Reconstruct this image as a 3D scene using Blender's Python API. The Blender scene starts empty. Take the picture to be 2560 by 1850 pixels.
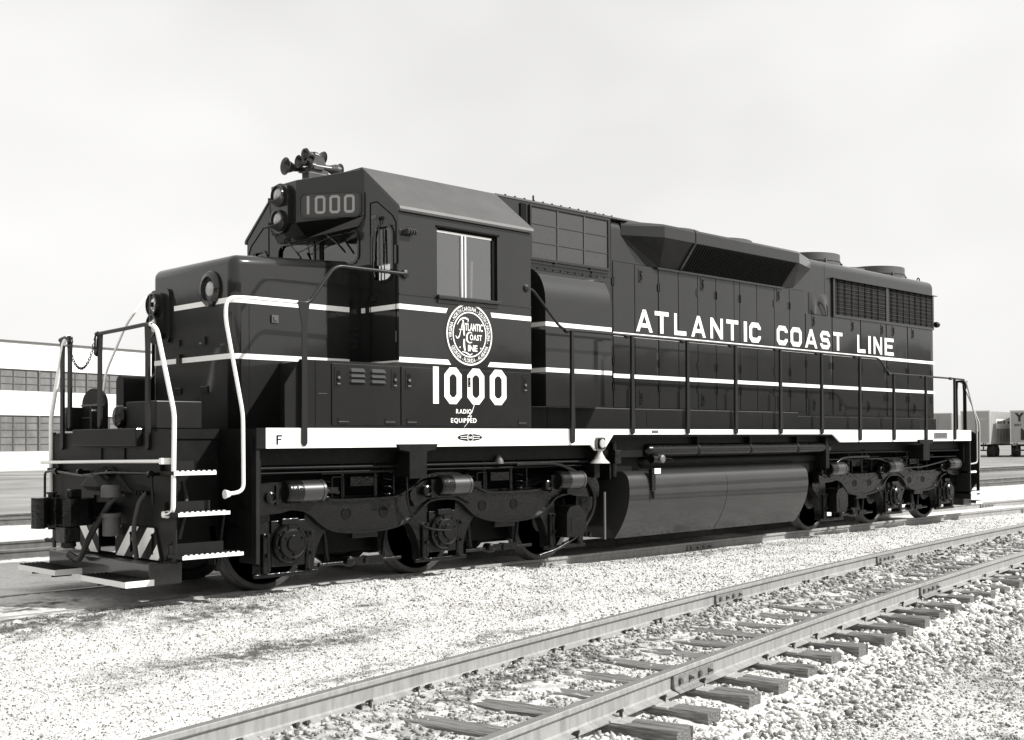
import bpy, bmesh, math, random
import numpy as np
from mathutils import Vector, Matrix
sc = bpy.context.scene
COL = sc.collection
random.seed(7)
rng = np.random.default_rng(11)
PI = math.pi

# ------------------------------------------------------------------ camera
yaw, pitch, roll = 0.791, 0.019, -0.006
f_ = Vector((math.sin(yaw)*math.cos(pitch), math.cos(yaw)*math.cos(pitch), math.sin(pitch)))
r0 = Vector((math.cos(yaw), -math.sin(yaw), 0)); u0 = r0.cross(f_)
r_ = math.cos(roll)*r0 + math.sin(roll)*u0
u_ = -math.sin(roll)*r0 + math.cos(roll)*u0
cam = bpy.data.cameras.new('camera'); camo = bpy.data.objects.new('camera', cam); COL.objects.link(camo)
M = Matrix((( r_[0], u_[0], -f_[0]), (r_[1], u_[1], -f_[1]), (r_[2], u_[2], -f_[2]))).to_4x4()
M.translation = Vector((-4.936, -11.38, 1.54)); camo.matrix_world = M
cam.sensor_fit = 'HORIZONTAL'; cam.sensor_width = 36.0; cam.lens = 2944.434/2560*36
cam.shift_x = -37.945/2560; cam.shift_y = 118.283/2560
cam.clip_start = 0.1; cam.clip_end = 20000
sc.camera = camo
sc.view_settings.view_transform = 'Standard'; sc.view_settings.look = 'None'
sc.view_settings.exposure = 0.36; sc.view_settings.gamma = 1

# ------------------------------------------------------------------ sky and sun (everything neutral: a monochrome day)
SD = Vector((0.72, -1.0, 1.0)).normalized()
w = bpy.data.worlds.new('World'); sc.world = w; w.use_nodes = True
nt = w.node_tree; N = nt.nodes; L = nt.links
bg = N['Background']
sky = N.new('ShaderNodeTexSky'); sky.sky_type = 'NISHITA'; sky.sun_disc = False
sky.sun_elevation = math.asin(SD.z); sky.sun_rotation = math.atan2(SD.x, SD.y)
sky.air_density = 1.0; sky.dust_density = 1.5
bw = N.new('ShaderNodeRGBToBW'); L.new(sky.outputs[0], bw.inputs[0])
tc = N.new('ShaderNodeTexCoord'); mp = N.new('ShaderNodeMapping'); mp.inputs['Scale'].default_value = (1.0, 1.0, 1.7)
L.new(tc.outputs['Generated'], mp.inputs[0])
nz = N.new('ShaderNodeTexNoise'); nz.inputs['Scale'].default_value = 2.1; nz.inputs['Detail'].default_value = 3; nz.inputs['Roughness'].default_value = .55
L.new(mp.outputs[0], nz.inputs['Vector'])
cr = N.new('ShaderNodeMapRange'); cr.inputs[1].default_value = .36; cr.inputs[2].default_value = .66
cr.inputs[3].default_value = .74; cr.inputs[4].default_value = 1.0
L.new(nz.outputs[0], cr.inputs[0])
mx = N.new('ShaderNodeMix'); mx.data_type = 'FLOAT'
L.new(cr.outputs[0], mx.inputs[0]); L.new(bw.outputs[0], mx.inputs[2]); mx.inputs[3].default_value = 8.6
cb = N.new('ShaderNodeCombineColor')
for i, k in enumerate((1.0, .993, .978)):
    m_ = N.new('ShaderNodeMath'); m_.operation = 'MULTIPLY'; m_.inputs[1].default_value = k
    L.new(mx.outputs[0], m_.inputs[0]); L.new(m_.outputs[0], cb.inputs[i])
L.new(cb.outputs[0], bg.inputs[0]); bg.inputs[1].default_value = .092
sl = bpy.data.lights.new('sun', 'SUN'); sl.energy = 5.0; sl.angle = math.radians(.55); sl.color = (1, .992, .975)
so = bpy.data.objects.new('sun', sl); COL.objects.link(so); so.rotation_euler = SD.to_track_quat('Z', 'Y').to_euler(); so.location = (0, -20, 30)

# ------------------------------------------------------------------ materials
def mat(name, base, rough=.5, spec=.5, coat=0, metal=0, noise=0, nscale=8, bump=0, bscale=20, bdist=.01, stretch=None, detail=4, bands=0):
    m = bpy.data.materials.new(name); m.use_nodes = True
    n = m.node_tree.nodes; l = m.node_tree.links; b = n['Principled BSDF']
    b.inputs['Roughness'].default_value = rough; b.inputs['Specular IOR Level'].default_value = spec
    b.inputs['Coat Weight'].default_value = coat; b.inputs['Coat Roughness'].default_value = .07; b.inputs['Metallic'].default_value = metal
    col = (base, base*.985, base*.955, 1)
    b.inputs['Base Color'].default_value = col
    t = n.new('ShaderNodeTexCoord'); vec = t.outputs['Object']
    if stretch:
        mpp = n.new('ShaderNodeMapping'); mpp.inputs['Scale'].default_value = stretch; l.new(vec, mpp.inputs[0]); vec = mpp.outputs[0]
    if noise:
        z = n.new('ShaderNodeTexNoise'); z.inputs['Scale'].default_value = nscale; z.inputs['Detail'].default_value = detail
        z.inputs['Roughness'].default_value = .62
        l.new(vec, z.inputs['Vector'])
        c = n.new('ShaderNodeValToRGB'); c.color_ramp.elements[0].position = .3; c.color_ramp.elements[1].position = .7
        lo = base*(1-noise); hi = base*(1+noise)
        c.color_ramp.elements[0].color = (lo, lo*.985, lo*.955, 1); c.color_ramp.elements[1].color = (hi, hi*.985, hi*.955, 1)
        l.new(z.outputs[0], c.inputs[0]); l.new(c.outputs[0], b.inputs['Base Color'])
    if bump:
        z2 = n.new('ShaderNodeTexNoise'); z2.inputs['Scale'].default_value = bscale; z2.inputs['Detail'].default_value = 3
        l.new(vec, z2.inputs['Vector'])
        bp = n.new('ShaderNodeBump'); bp.inputs['Strength'].default_value = bump; bp.inputs['Distance'].default_value = bdist
        l.new(z2.outputs[0], bp.inputs['Height']); l.new(bp.outputs[0], b.inputs['Normal']); l.new(bp.outputs[0], b.inputs['Coat Normal'])
    return m
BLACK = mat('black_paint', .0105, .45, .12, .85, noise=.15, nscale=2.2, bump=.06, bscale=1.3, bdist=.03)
BLACKM = mat('black_paint_skylit', .065, .5, .45, noise=.15, nscale=3)  # roof's black paint lightened; bright overhead sky is put into the base colour
TRUCK = mat('black_cast_steel', .005, .24, .25, .12, noise=.25, nscale=14, bump=.42, bscale=22, bdist=.012)
UNDER = mat('black_underframe', .006, .5, .15, noise=.4, nscale=9)
TANK = mat('black_tank_paint', .020, .5, .25, .5, noise=.15, nscale=2, bump=.12, bscale=1.1, bdist=.03)
GROOVE = mat('dark_gap', .006, .8, .1)
WHITE = mat('white_paint', .86, .4, .4)
WHITE2 = mat('white_sill_paint', .88, .45, .4, noise=.02, nscale=5)
WHEEL = mat('wheel_steel', .035, .5, .5, noise=.35, nscale=12)
BLACKD = mat('black_matte_paint', .011, .5, .15, .1, noise=.2, nscale=5)
TREAD = mat('bright_tread', .33, .35, .5, metal=.6)
MESHM = mat('screen_mesh', .07, .7, .2)
RUBBER = mat('hose_rubber', .035, .6, .4, noise=.2, nscale=20)
STEEL = mat('dull_steel', .12, .45, .5, metal=.3, noise=.3, nscale=12)
ALU = mat('bright_window_frame', .8, .3, .5, metal=.4)
LENSM = mat('lamp_lens', .38, .12, .8, noise=.35, nscale=60)
REFL = mat('lamp_reflector', .75, .15, .7, metal=.8)
BRONZE = mat('horn_metal', .06, .35, .5, metal=.5, noise=.3, nscale=10)
INT = mat('cab_interior_paint', .30, .6, .3, noise=.1)
BOARD = mat('number_board_ground', .035, .3, .5)
BOARDW = mat('number_board_digits', .30, .5, .3)
PLATEM = mat('builder_plate', .16, .4, .5, noise=.5, nscale=60)
GREYM = mat('grey_enamel', .09, .5, .4)

def glassmat(name, refl):
    m = bpy.data.materials.new(name); m.use_nodes = True
    n = m.node_tree.nodes; l = m.node_tree.links; n.remove(n['Principled BSDF'])
    g = n.new('ShaderNodeBsdfGlossy'); g.inputs['Roughness'].default_value = .03
    t = n.new('ShaderNodeBsdfTransparent'); t.inputs[0].default_value = (.62, .62, .61, 1)
    fr = n.new('ShaderNodeLayerWeight'); fr.inputs[0].default_value = .25
    ad = n.new('ShaderNodeMath'); ad.operation = 'MULTIPLY_ADD'; ad.inputs[1].default_value = .35; ad.inputs[2].default_value = refl; l.new(fr.outputs['Facing'], ad.inputs[0])
    mm = n.new('ShaderNodeMixShader'); l.new(ad.outputs[0], mm.inputs[0]); l.new(t.outputs[0], mm.inputs[1]); l.new(g.outputs[0], mm.inputs[2])
    l.new(mm.outputs[0], n['Material Output'].inputs[0]); return m
GLASS = glassmat('windshield_glass', .06); GLASS2 = glassmat('side_window_glass', .22)

# ------------------------------------------------------------------ mesh building
class MB:
    def __init__(s): s.v = []; s.f = []; s.m = []; s.sm = []; s.mats = []; s.cur = 0
    def mat(s, m):
        if m not in s.mats: s.mats.append(m)
        s.cur = s.mats.index(m); return s
    def add(s, vs, fs, smooth=False):
        o = len(s.v); s.v += [tuple(a) for a in vs]
        for f in fs: s.f.append([o+i for i in f]); s.m.append(s.cur); s.sm.append(smooth)
        return s
    def box(s, x0, x1, y0, y1, z0, z1, rot=None, c=None):
        vs = [Vector(p) for p in ((x0,y0,z0),(x1,y0,z0),(x1,y1,z0),(x0,y1,z0),(x0,y0,z1),(x1,y0,z1),(x1,y1,z1),(x0,y1,z1))]
        if rot:
            cc = Vector(c or ((x0+x1)/2,(y0+y1)/2,(z0+z1)/2)); R = Matrix.Rotation(rot[1], 3, rot[0]); vs = [R@(p-cc)+cc for p in vs]
        return s.add(vs, [(0,3,2,1),(4,5,6,7),(0,1,5,4),(1,2,6,5),(2,3,7,6),(3,0,4,7)])
    def hexa(s, P): return s.add(P, [(0,3,2,1),(4,5,6,7),(0,1,5,4),(1,2,6,5),(2,3,7,6),(3,0,4,7)])
    def prism(s, pts, a, b, axis='x', smooth=False):
        # pts: 2D outline; axis x -> (y,z), y -> (x,z), z -> (x,y)
        def P(p, t): return {'x': (t, p[0], p[1]), 'y': (p[0], t, p[1]), 'z': (p[0], p[1], t)}[axis]
        n = len(pts); o = len(s.v)
        vs = [P(p, a) for p in pts]+[P(p, b) for p in pts]
        s.add(vs, [(i, (i+1) % n, n+(i+1) % n, n+i) for i in range(n)], smooth)
        s.add([P(p, a) for p in pts], [tuple(range(n))]); s.add([P(p, b) for p in pts], [tuple(range(n))[::-1]])
        return s
    def tube(s, pts, r, n=10, caps=True, radii=None):
        pts = [Vector(p) for p in pts]; rings = []
        T = []
        for i in range(len(pts)):
            a = pts[max(i-1, 0)]; b = pts[min(i+1, len(pts)-1)]; T.append((b-a).normalized())
        up = Vector((0,0,1)) if abs(T[0].z) < .9 else Vector((0,1,0))
        nrm = T[0].cross(up).normalized(); vs = []
        for i, p in enumerate(pts):
            nrm = (nrm-T[i]*nrm.dot(T[i])).normalized(); bn = T[i].cross(nrm)
            rr = radii[i] if radii else r
            # keep thickness at bends
            for k in range(n):
                a = 2*PI*k/n; vs.append(p+nrm*(rr*math.cos(a))+bn*(rr*math.sin(a)))
        fs = [(i*n+k, i*n+(k+1) % n, (i+1)*n+(k+1) % n, (i+1)*n+k) for i in range(len(pts)-1) for k in range(n)]
        s.add(vs, fs, True)
        if caps:
            m = len(pts)-1
            s.add(vs[:n], [tuple(range(n))[::-1]]); s.add(vs[m*n:], [tuple(range(n))])
        return s
    def lathe(s, prof, c, axis='y', n=32, smooth=True):
        # prof: list of (r, t); closed caps where r==0 not needed
        c = Vector(c); vs = []
        for r, t in prof:
            for k in range(n):
                a = 2*PI*k/n; p, q = r*math.cos(a), r*math.sin(a)
                vs.append(c+Vector({'y': (p, t, q), 'x': (t, p, q), 'z': (p, q, t)}[axis]))
        for i in range(len(prof)-1):
            # duplicate rings so profile edges stay crisp
            s.add(vs[i*n:(i+2)*n], [(k, (k+1) % n, n+(k+1) % n, n+k) for k in range(n)], smooth)
        for i in (0, len(prof)-1):
            if prof[i][0] > 1e-6: s.add(vs[i*n:(i+1)*n], [tuple(range(n))])
        return s
    def merge(s, other, Mx=None):
        o = len(s.v)
        s.v += [tuple(Mx@Vector(p)) if Mx else p for p in other.v]
        for f, m, sm in zip(other.f, other.m, other.sm):
            mm = other.mats[m]
            if mm not in s.mats: s.mats.append(mm)
            s.f.append([o+i for i in f]); s.m.append(s.mats.index(mm)); s.sm.append(sm)
        return s
    def build(s, name, m=None, parent=None, bevel=0, label=None, loc=None, fixn=True):
        me = bpy.data.meshes.new(name); me.from_pydata(s.v, [], s.f)
        ms = s.mats if s.mats else [m]
        for q in ms: me.materials.append(q)
        me.polygons.foreach_set('material_index', s.m); me.polygons.foreach_set('use_smooth', s.sm)
        if fixn:
            b = bmesh.new(); b.from_mesh(me); bmesh.ops.recalc_face_normals(b, faces=b.faces); b.to_mesh(me); b.free()
        me.update()
        o = bpy.data.objects.new(name, me); COL.objects.link(o)
        if parent: o.parent = parent
        if loc: o.location = loc
        if bevel:
            bv = o.modifiers.new('bevel', 'BEVEL'); bv.width = bevel; bv.segments = 2; bv.limit_method = 'ANGLE'; bv.angle_limit = math.radians(40)
        if label: o['label'] = label
        return o
def MM(m): return MB().mat(m)
def empty(name, loc=(0,0,0), parent=None):
    o = bpy.data.objects.new(name, None); COL.objects.link(o); o.location = loc; o.empty_display_size = .3
    if parent: o.parent = parent
    return o
def tag(o, label, cat, group=None):
    o['label'] = label; o['category'] = cat
    if group: o['group'] = group
    return o
def struct(o): o['kind'] = 'structure'; return o
def round_path(pts, r=.08, n=5):
    pts = [Vector(p) for p in pts]; out = [pts[0]]
    for i in range(1, len(pts)-1):
        a, b, c = pts[i-1], pts[i], pts[i+1]; d1 = (a-b); d2 = (c-b)
        rr = min(r, d1.length*.49, d2.length*.49); p0 = b+d1.normalized()*rr; p2 = b+d2.normalized()*rr
        for k in range(n+1):
            t = k/n; out.append((1-t)**2*p0+2*t*(1-t)*b+t*t*p2)
    out.append(pts[-1]); return out
def rrect(x0, x1, z0, z1, r, n=5):
    P = []
    for cx, cz, a0 in ((x1-r, z1-r, 0), (x0+r, z1-r, PI/2), (x0+r, z0+r, PI), (x1-r, z0+r, 1.5*PI)):
        for k in range(n+1):
            a = a0+PI/2*k/n; P.append((cx+r*math.cos(a), cz+r*math.sin(a)))
    return P

# ---- flat lettering as thin strips (u along, v up, mapped by a function)
def stroke(mb, pts, t, P, closed=False):
    pts = [Vector(p) for p in pts]; n = len(pts); Lf = []; Rt = []
    for i in range(n):
        if closed or 0 < i < n-1: a, b, c = pts[(i-1) % n], pts[i], pts[(i+1) % n]; d1 = (b-a).normalized(); d2 = (c-b).normalized()
        elif i == 0: d1 = d2 = (pts[1]-pts[0]).normalized()
        else: d1 = d2 = (pts[-1]-pts[-2]).normalized()
        n1 = Vector((-d1.y, d1.x)); n2 = Vector((-d2.y, d2.x)); m = (n1+n2).normalized(); k = t/2/max(m.dot(n1), .4)
        Lf.append(pts[i]+m*k); Rt.append(pts[i]-m*k)
    for i in range(n if closed else n-1):
        j = (i+1) % n; mb.add([P(*Rt[i]), P(*Rt[j]), P(*Lf[j]), P(*Lf[i])], [(0, 1, 2, 3)])
def poly(mb, pts, P): mb.add([P(*p) for p in pts], [tuple(range(len(pts)))])
def glyph(mb, ch, x, w, h, t, P0, c=None):
    P = lambda u, v: P0(x+u, v); q = t/2; c = c or min(w, h)*.27
    if ch in '1I': poly(mb, [(0,0),(w,0),(w,h),(0,h)], P)
    elif ch in '0O': stroke(mb, [(q,c),(c,q),(w-c,q),(w-q,c),(w-q,h-c),(w-c,h-q),(c,h-q),(q,h-c)], t, P, True)
    elif ch == 'C': stroke(mb, [(w-q,h*.66),(w-q,h-c),(w-c,h-q),(c,h-q),(q,h-c),(q,c),(c,q),(w-c,q),(w-q,c),(w-q,h*.34)], t, P)
    elif ch == 'S': stroke(mb, [(w-q,h*.70),(w-q,h-c),(w-c,h-q),(c,h-q),(q,h-c),(q,h*.5+c*.8),(c,h*.5),(w-c,h*.5),(w-q,h*.5-c*.8),(w-q,c),(w-c,q),(c,q),(q,c),(q,h*.30)], t*.92, P)
    elif ch == 'L': stroke(mb, [(q,h),(q,t*.42),(w,t*.42)], t*.84, P)
    elif ch == 'T':
        poly(mb, [(0,h-t*.8),(w,h-t*.8),(w,h),(0,h)], P); poly(mb, [(w/2-q,0),(w/2+q,0),(w/2+q,h-t*.8),(w/2-q,h-t*.8)], P)
    elif ch == 'E':
        poly(mb, [(0,0),(t,0),(t,h),(0,h)], P)
        for v0, ww in ((0, w), (h/2-t*.35, w*.86), (h-t*.8, w)): poly(mb, [(t,v0),(ww,v0),(ww,v0+t*.8),(t,v0+t*.8)], P)
    elif ch == 'N':
        s = t*.82; poly(mb, [(0,0),(s,0),(s,h),(0,h)], P); poly(mb, [(w-s,0),(w,0),(w,h),(w-s,h)], P)
        poly(mb, [(s,h*.66),(w-s,0),(w-s,h*.34),(s,h)], P)
    elif ch == 'A':
        s = t*.95; H = .74*h
        poly(mb, [(0,0),(s,0),(w/2,H),(w/2,h),(w/2-t*.45,h)], P); poly(mb, [(w,0),(w/2+t*.45,h),(w/2,h),(w/2,H),(w-s,0)], P)
        f = lambda v: s+(w/2-s)*v/H
        poly(mb, [(f(h*.2),h*.2),(w-f(h*.2),h*.2),(w-f(h*.38),h*.38),(f(h*.38),h*.38)], P)
_tc = {}
def fchar(ch, bold=.02):
    k = (ch, bold)
    if k not in _tc:
        cu = bpy.data.curves.new('t', 'FONT'); cu.body = ch; cu.size = 1; cu.offset = bold; cu.resolution_u = 3
        o = bpy.data.objects.new('t', cu); me = bpy.data.meshes.new_from_object(o)
        vs = [(v.co.x, v.co.y) for v in me.vertices]; fs = [tuple(p.vertices) for p in me.polygons]
        # advance width
        xs = [v[0] for v in vs] or [0, .3]
        _tc[k] = (vs, fs, min(xs), max(xs)); bpy.data.objects.remove(o); bpy.data.curves.remove(cu); bpy.data.meshes.remove(me)
    return _tc[k]
def text(mb, s, x, v, size, P, bold=.02, center=True, gap=.09, sx=1.0, wid=None):
    W = 0; items = []
    for ch in s:
        if ch == ' ': W += .32; continue
        vs, fs, a, b = fchar(ch, bold); items.append((vs, fs, a, W)); W += b-a+gap
    W -= gap
    if wid: sx = wid/(W*size)
    x0 = x-W*size*sx/2 if center else x
    for vs, fs, a, off in items:
        mb.add([P(x0+(p[0]-a+off)*size*sx, v+p[1]*size) for p in vs], fs)
def arctext(mb, s, cx, cz, R, a_mid, size, P, inward=False, bold=.006, spread=None):
    W = 0; items = []
    for ch in s:
        if ch == ' ': W += .3; continue
        vs, fs, a, b = fchar(ch, bold); items.append((vs, fs, a, b, W)); W += b-a+.11
    W -= .11; k = (spread*R/W) if spread else size
    for vs, fs, a, b, off in items:
        cpos = (off+(b-a)/2-W/2)*k
        ang = a_mid - cpos/R if not inward else a_mid + cpos/R
        rr = R-size*.35 if not inward else R+size*.35
        er = Vector((math.cos(ang), math.sin(ang))); et = Vector((er.y, -er.x))
        if inward: er_ = -er; et = -et
        else: er_ = er
        base = er*rr; q = []
        for p in vs:
            w2 = base+et*((p[0]-(a+b)/2)*k)+er_*(p[1]*size); q.append(P(cx+w2.x, cz+w2.y))
        mb.add(q, fs)
def side(y): return lambda u, v: (u, y, v)

# =================================================================== GROUND
def trk(x):      # near track: y of its far rail
    if x > 22: return trk(22)+(x-22)*(.204-.0075*22)
    if x < -12: return trk(-12)+(x+12)*(.204+.09)
    return -5.236+.204*x-.00375*x*x
def dloco(x): return -.0035*max(0, x-14.5)**1.9 if x < 40 else -.0035*25.5**1.9
vtrk = np.vectorize(trk)
def ss(a, b, t): t = np.clip((t-a)/(b-a), 0, 1); return t*t*(3-2*t)
def hmap(x, y):
    d = (y-(vtrk(x)-.755))*.985            # from centre of near track, + towards the locomotive
    near = -.205+0*x
    inner = -.186 + .028*ss(-.1,.45,d)       # between the rails: buried on the far half
    near = np.where(np.abs(d) < .76, inner, near)
    outer = -.215-.10*ss(.95, 1.7, -d)
    near = np.where(d < -.76, outer, near)
    mid = -.115+0*x
    near = np.where(d > .76, -.13+.015*ss(.76, 1.2, d), near)
    # loco track
    yl = y+.75
    lt = -.015-.105*ss(4.2, 7.2, x)-.01*ss(16, 20, x)
    t = ss(-2.1, -.9, y)
    z = near*(1-t)+lt*t
    z = np.where(y > 1.2, lt*(1-ss(1.2, 3, y))-.17*ss(1.2, 3, y), z)
    z = z-.05*ss(8, 30, y)-.35*ss(60, 130, y)
    # hummocks
    z = z+.010*np.sin(1.7*x+.6*y)*np.sin(1.3*y-.8*x)+.006*np.sin(4.1*x+1.3)*np.sin(3.7*y+.4)
    z = z-.12*ss(1.9, 3.5, -d)*0
    return z
def axis(lo, hi, step, far):
    a = list(np.arange(lo, hi, step)); s = step; p = hi
    while p < far: a.append(p); s *= 1.09; p += s
    a.append(far); s = step; p = lo-step; b = []
    while p > -far: b.append(p); s *= 1.09; p -= s
    b.append(-far); return np.array(b[::-1]+a)
X_ = axis(-4.5, 14, .055, 6000); Y_ = axis(-10.5, -.3, .055, 6000)
gx, gy = np.meshgrid(X_, Y_); gz = hmap(gx, gy)
gz += (np.abs(gx) < 30)*(np.abs(gy) < 14)*rng.normal(0, .0035, gz.shape)
ny, nx = gx.shape
me = bpy.data.meshes.new('ground')
V = np.stack([gx, gy, gz], -1).reshape(-1, 3).astype(np.float32)
idx = np.arange(nx*ny).reshape(ny, nx)
F = np.stack([idx[:-1,:-1], idx[:-1,1:], idx[1:,1:], idx[1:,:-1]], -1).reshape(-1, 4).astype(np.int32)
def npmesh(me, V, F, k):
    me.vertices.add(len(V)); me.vertices.foreach_set('co', V.ravel())
    me.loops.add(F.size); me.loops.foreach_set('vertex_index', F.ravel())
    me.polygons.add(len(F)); me.polygons.foreach_set('loop_start', np.arange(0, F.size, k, dtype=np.int32))
    me.update(calc_edges=True)
npmesh(me, V, F, 4)
me.polygons.foreach_set('use_smooth', np.ones(len(F), bool))
# patches of oily dirt, as positions in the yard (x, y, rx, ry, angle, strength)
PATCH = [(.35,-3.3,1.35,.32,.1,1.25), (1.0,-1.5,.9,.30,.2,1.2), (-.5,-1.15,1.6,.42,.2,1.3), (-.3,-.1,.9,.4,.1,1.0), (1.9,-4.2,.75,.15,.2,.9), (3.1,-3.6,.3,.14,0,.8), (2.3,-1.9,.45,.12,0,.8), (.2,-4.6,.6,.13,.2,.9), (4.7,-8.4,.9,.5,.3,.9), (6.5,-8.2,1.6,.5,.2,.9),(5.0,-7.3,.8,.25,.2,.7),(9.5,-7.6,2.2,.5,.15,.9),(-2.6,-2.6,.9,.5,.2,.6),(9.2,-1.15,2.2,.16,0,1),(3.0,-8.9,.6,.3,.3,.8),(1.2,-2.4,.5,.12,.3,.5),(-1.2,-3.9,.5,.15,.3,.5),(3.4,-7.9,.5,.2,.2,.7),(4.1,-7.6,.7,.35,.3,.8),(7.4,-7.3,1.2,.35,.2,.8),(2.2,-8.3,.5,.3,.3,.7),(10.5,-6.6,1.5,.3,.15,.8),(5.6,-9.0,1.2,.35,.3,.8)]
def dirtf(x, y):
    a = np.zeros_like(x)
    for px, py, rx, ry, an, s in PATCH:
        c, s_ = math.cos(an), math.sin(an); u = (x-px)*c+(y-py)*s_+.12*np.sin(9*y+5*x); v = -(x-px)*s_+(y-py)*c+.07*np.sin(5*x+px*7)+.04*np.sin(13*x-4*y)
        a = np.maximum(a, s*np.exp(-((u/rx)**2+(v/ry)**2)*.9))
    d = (y-(vtrk(x)-.755))*.985
    a = np.maximum(a, 1.15*np.exp(-((d-.40)/.34)**2)*(.75+.25*np.sin(x*1.3)*np.sin(x*.7+1)))       # soot inside the far rail
    a = np.maximum(a, .5*ss(12, 26, x)*(np.abs(d) < .72))
    a = np.maximum(a, (.62+.28*np.sin(2.3*x+1.1*y)*np.sin(1.1*x-3*y))*(np.abs(d) < .74))
    a = np.maximum(a, (.22+.22*np.sin(1.7*x+2.1*y)*np.sin(3.1*y-.9*x))*(d < -1.5))
    a = np.maximum(a, .55*ss(3, 9, y)*(.6+.4*np.sin(x*.1+y*.35)))
    return a
at = me.attributes.new('dirt', 'FLOAT', 'POINT'); at.data.foreach_set('value', dirtf(V[:,0], V[:,1]).astype(np.float32))

def gravelmat(name):
    m = bpy.data.materials.new(name); m.use_nodes = True
    n = m.node_tree.nodes; l = m.node_tree.links; b = n['Principled BSDF']; b.inputs['Roughness'].default_value = .9; b.inputs['Specular IOR Level'].default_value = .15
    t = n.new('ShaderNodeTexCoord'); vec = t.outputs['Object']
    def vor(sc_, feat='F1'):
        v = n.new('ShaderNodeTexVoronoi'); v.inputs['Scale'].default_value = sc_; v.feature = feat; l.new(vec, v.inputs['Vector']); return v
    def noi(sc_, d=4):
        v = n.new('ShaderNodeTexNoise'); v.inputs['Scale'].default_value = sc_; v.inputs['Detail'].default_value = d; l.new(vec, v.inputs['Vector']); return v
    def math_(op, a, b_=None):
        q = n.new('ShaderNodeMath'); q.operation = op
        for i, z in enumerate((a, b_)):
            if z is None: continue
            if isinstance(z, (int, float)): q.inputs[i].default_value = z
            else: l.new(z, q.inputs[i])
        return q.outputs[0]
    v1 = vor(52); v2 = vor(125); sep = n.new('ShaderNodeSeparateColor'); l.new(v1.outputs['Color'], sep.inputs[0])
    sep2 = n.new('ShaderNodeSeparateColor'); l.new(v2.outputs['Color'], sep2.inputs[0])
    r1 = n.new('ShaderNodeValToRGB'); e = r1.color_ramp.elements
    e[0].position = 0; e[0].color = (.12,.12,.115,1); e[1].position = .16; e[1].color = (.56,.55,.53,1)
    e2 = e.new(.5); e2.color = (.67,.66,.64,1); e3 = e.new(1); e3.color = (.76,.75,.73,1)
    mixf = math_('ADD', math_('MULTIPLY', sep.outputs[0], .6), math_('MULTIPLY', sep2.outputs[0], .4)); l.new(mixf, r1.inputs[0])
    at_ = n.new('ShaderNodeAttribute'); at_.attribute_name = 'dirt'
    nn = noi(7, 8); dm = math_('MULTIPLY', at_.outputs['Fac'], math_('MAXIMUM', math_('ADD', math_('MULTIPLY', nn.outputs[0], 3.6), -1.15), 0.0))
    n2 = noi(1.1, 5); n2r = n.new('ShaderNodeMapRange'); n2r.inputs[1].default_value = .50; n2r.inputs[2].default_value = .78; n2r.inputs[4].default_value = .55; l.new(n2.outputs[0], n2r.inputs[0])
    dd = n.new('ShaderNodeClamp'); l.new(math_('MAXIMUM', dm, n2r.outputs[0]), dd.inputs[0])
    mixc = n.new('ShaderNodeMix'); mixc.data_type = 'RGBA'; l.new(dd.outputs[0], mixc.inputs[0]); l.new(r1.outputs[0], mixc.inputs[6]); mixc.inputs[7].default_value = (.085,.084,.081,1)
    # far ground: grey weedy yard
    geo = n.new('ShaderNodeNewGeometry'); sx = n.new('ShaderNodeSeparateXYZ'); l.new(geo.outputs['Position'], sx.inputs[0])
    mr = n.new('ShaderNodeMapRange'); mr.inputs[1].default_value = 15; mr.inputs[2].default_value = 18.5; l.new(math_('ADD', sx.outputs[1], math_('MULTIPLY', math_('MAXIMUM', sx.outputs[0], 0.0), .2)), mr.inputs[0])
    n3 = noi(.25, 6); r3 = n.new('ShaderNodeValToRGB'); r3.color_ramp.elements[0].color = (.15,.148,.142,1); r3.color_ramp.elements[1].color = (.33,.325,.315,1)
    r3.color_ramp.elements[0].position = .3; r3.color_ramp.elements[1].position = .7; l.new(n3.outputs[0], r3.inputs[0])
    mf = n.new('ShaderNodeMix'); mf.data_type = 'RGBA'; l.new(mr.outputs[0], mf.inputs[0]); l.new(mixc.outputs[2], mf.inputs[6]); l.new(r3.outputs[0], mf.inputs[7])
    l.new(mf.outputs[2], b.inputs['Base Color'])
    h = math_('ADD', math_('MULTIPLY', v1.outputs['Distance'], -1.0), math_('MULTIPLY', v2.outputs['Distance'], -.5))
    bp = n.new('ShaderNodeBump'); bp.inputs['Strength'].default_value = .55; bp.inputs['Distance'].default_value = .012; l.new(h, bp.inputs['Height']); l.new(bp.outputs[0], b.inputs['Normal'])
    return m
GRAVEL = gravelmat('gravel')
me.materials.append(GRAVEL)
g = bpy.data.objects.new('ground', me); COL.objects.link(g); struct(g)

xt = -3.0
tl = []
while xt < 21: tl.append(xt); xt += .575+random.uniform(-.04, .04)
TLA = np.array(tl)
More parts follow.
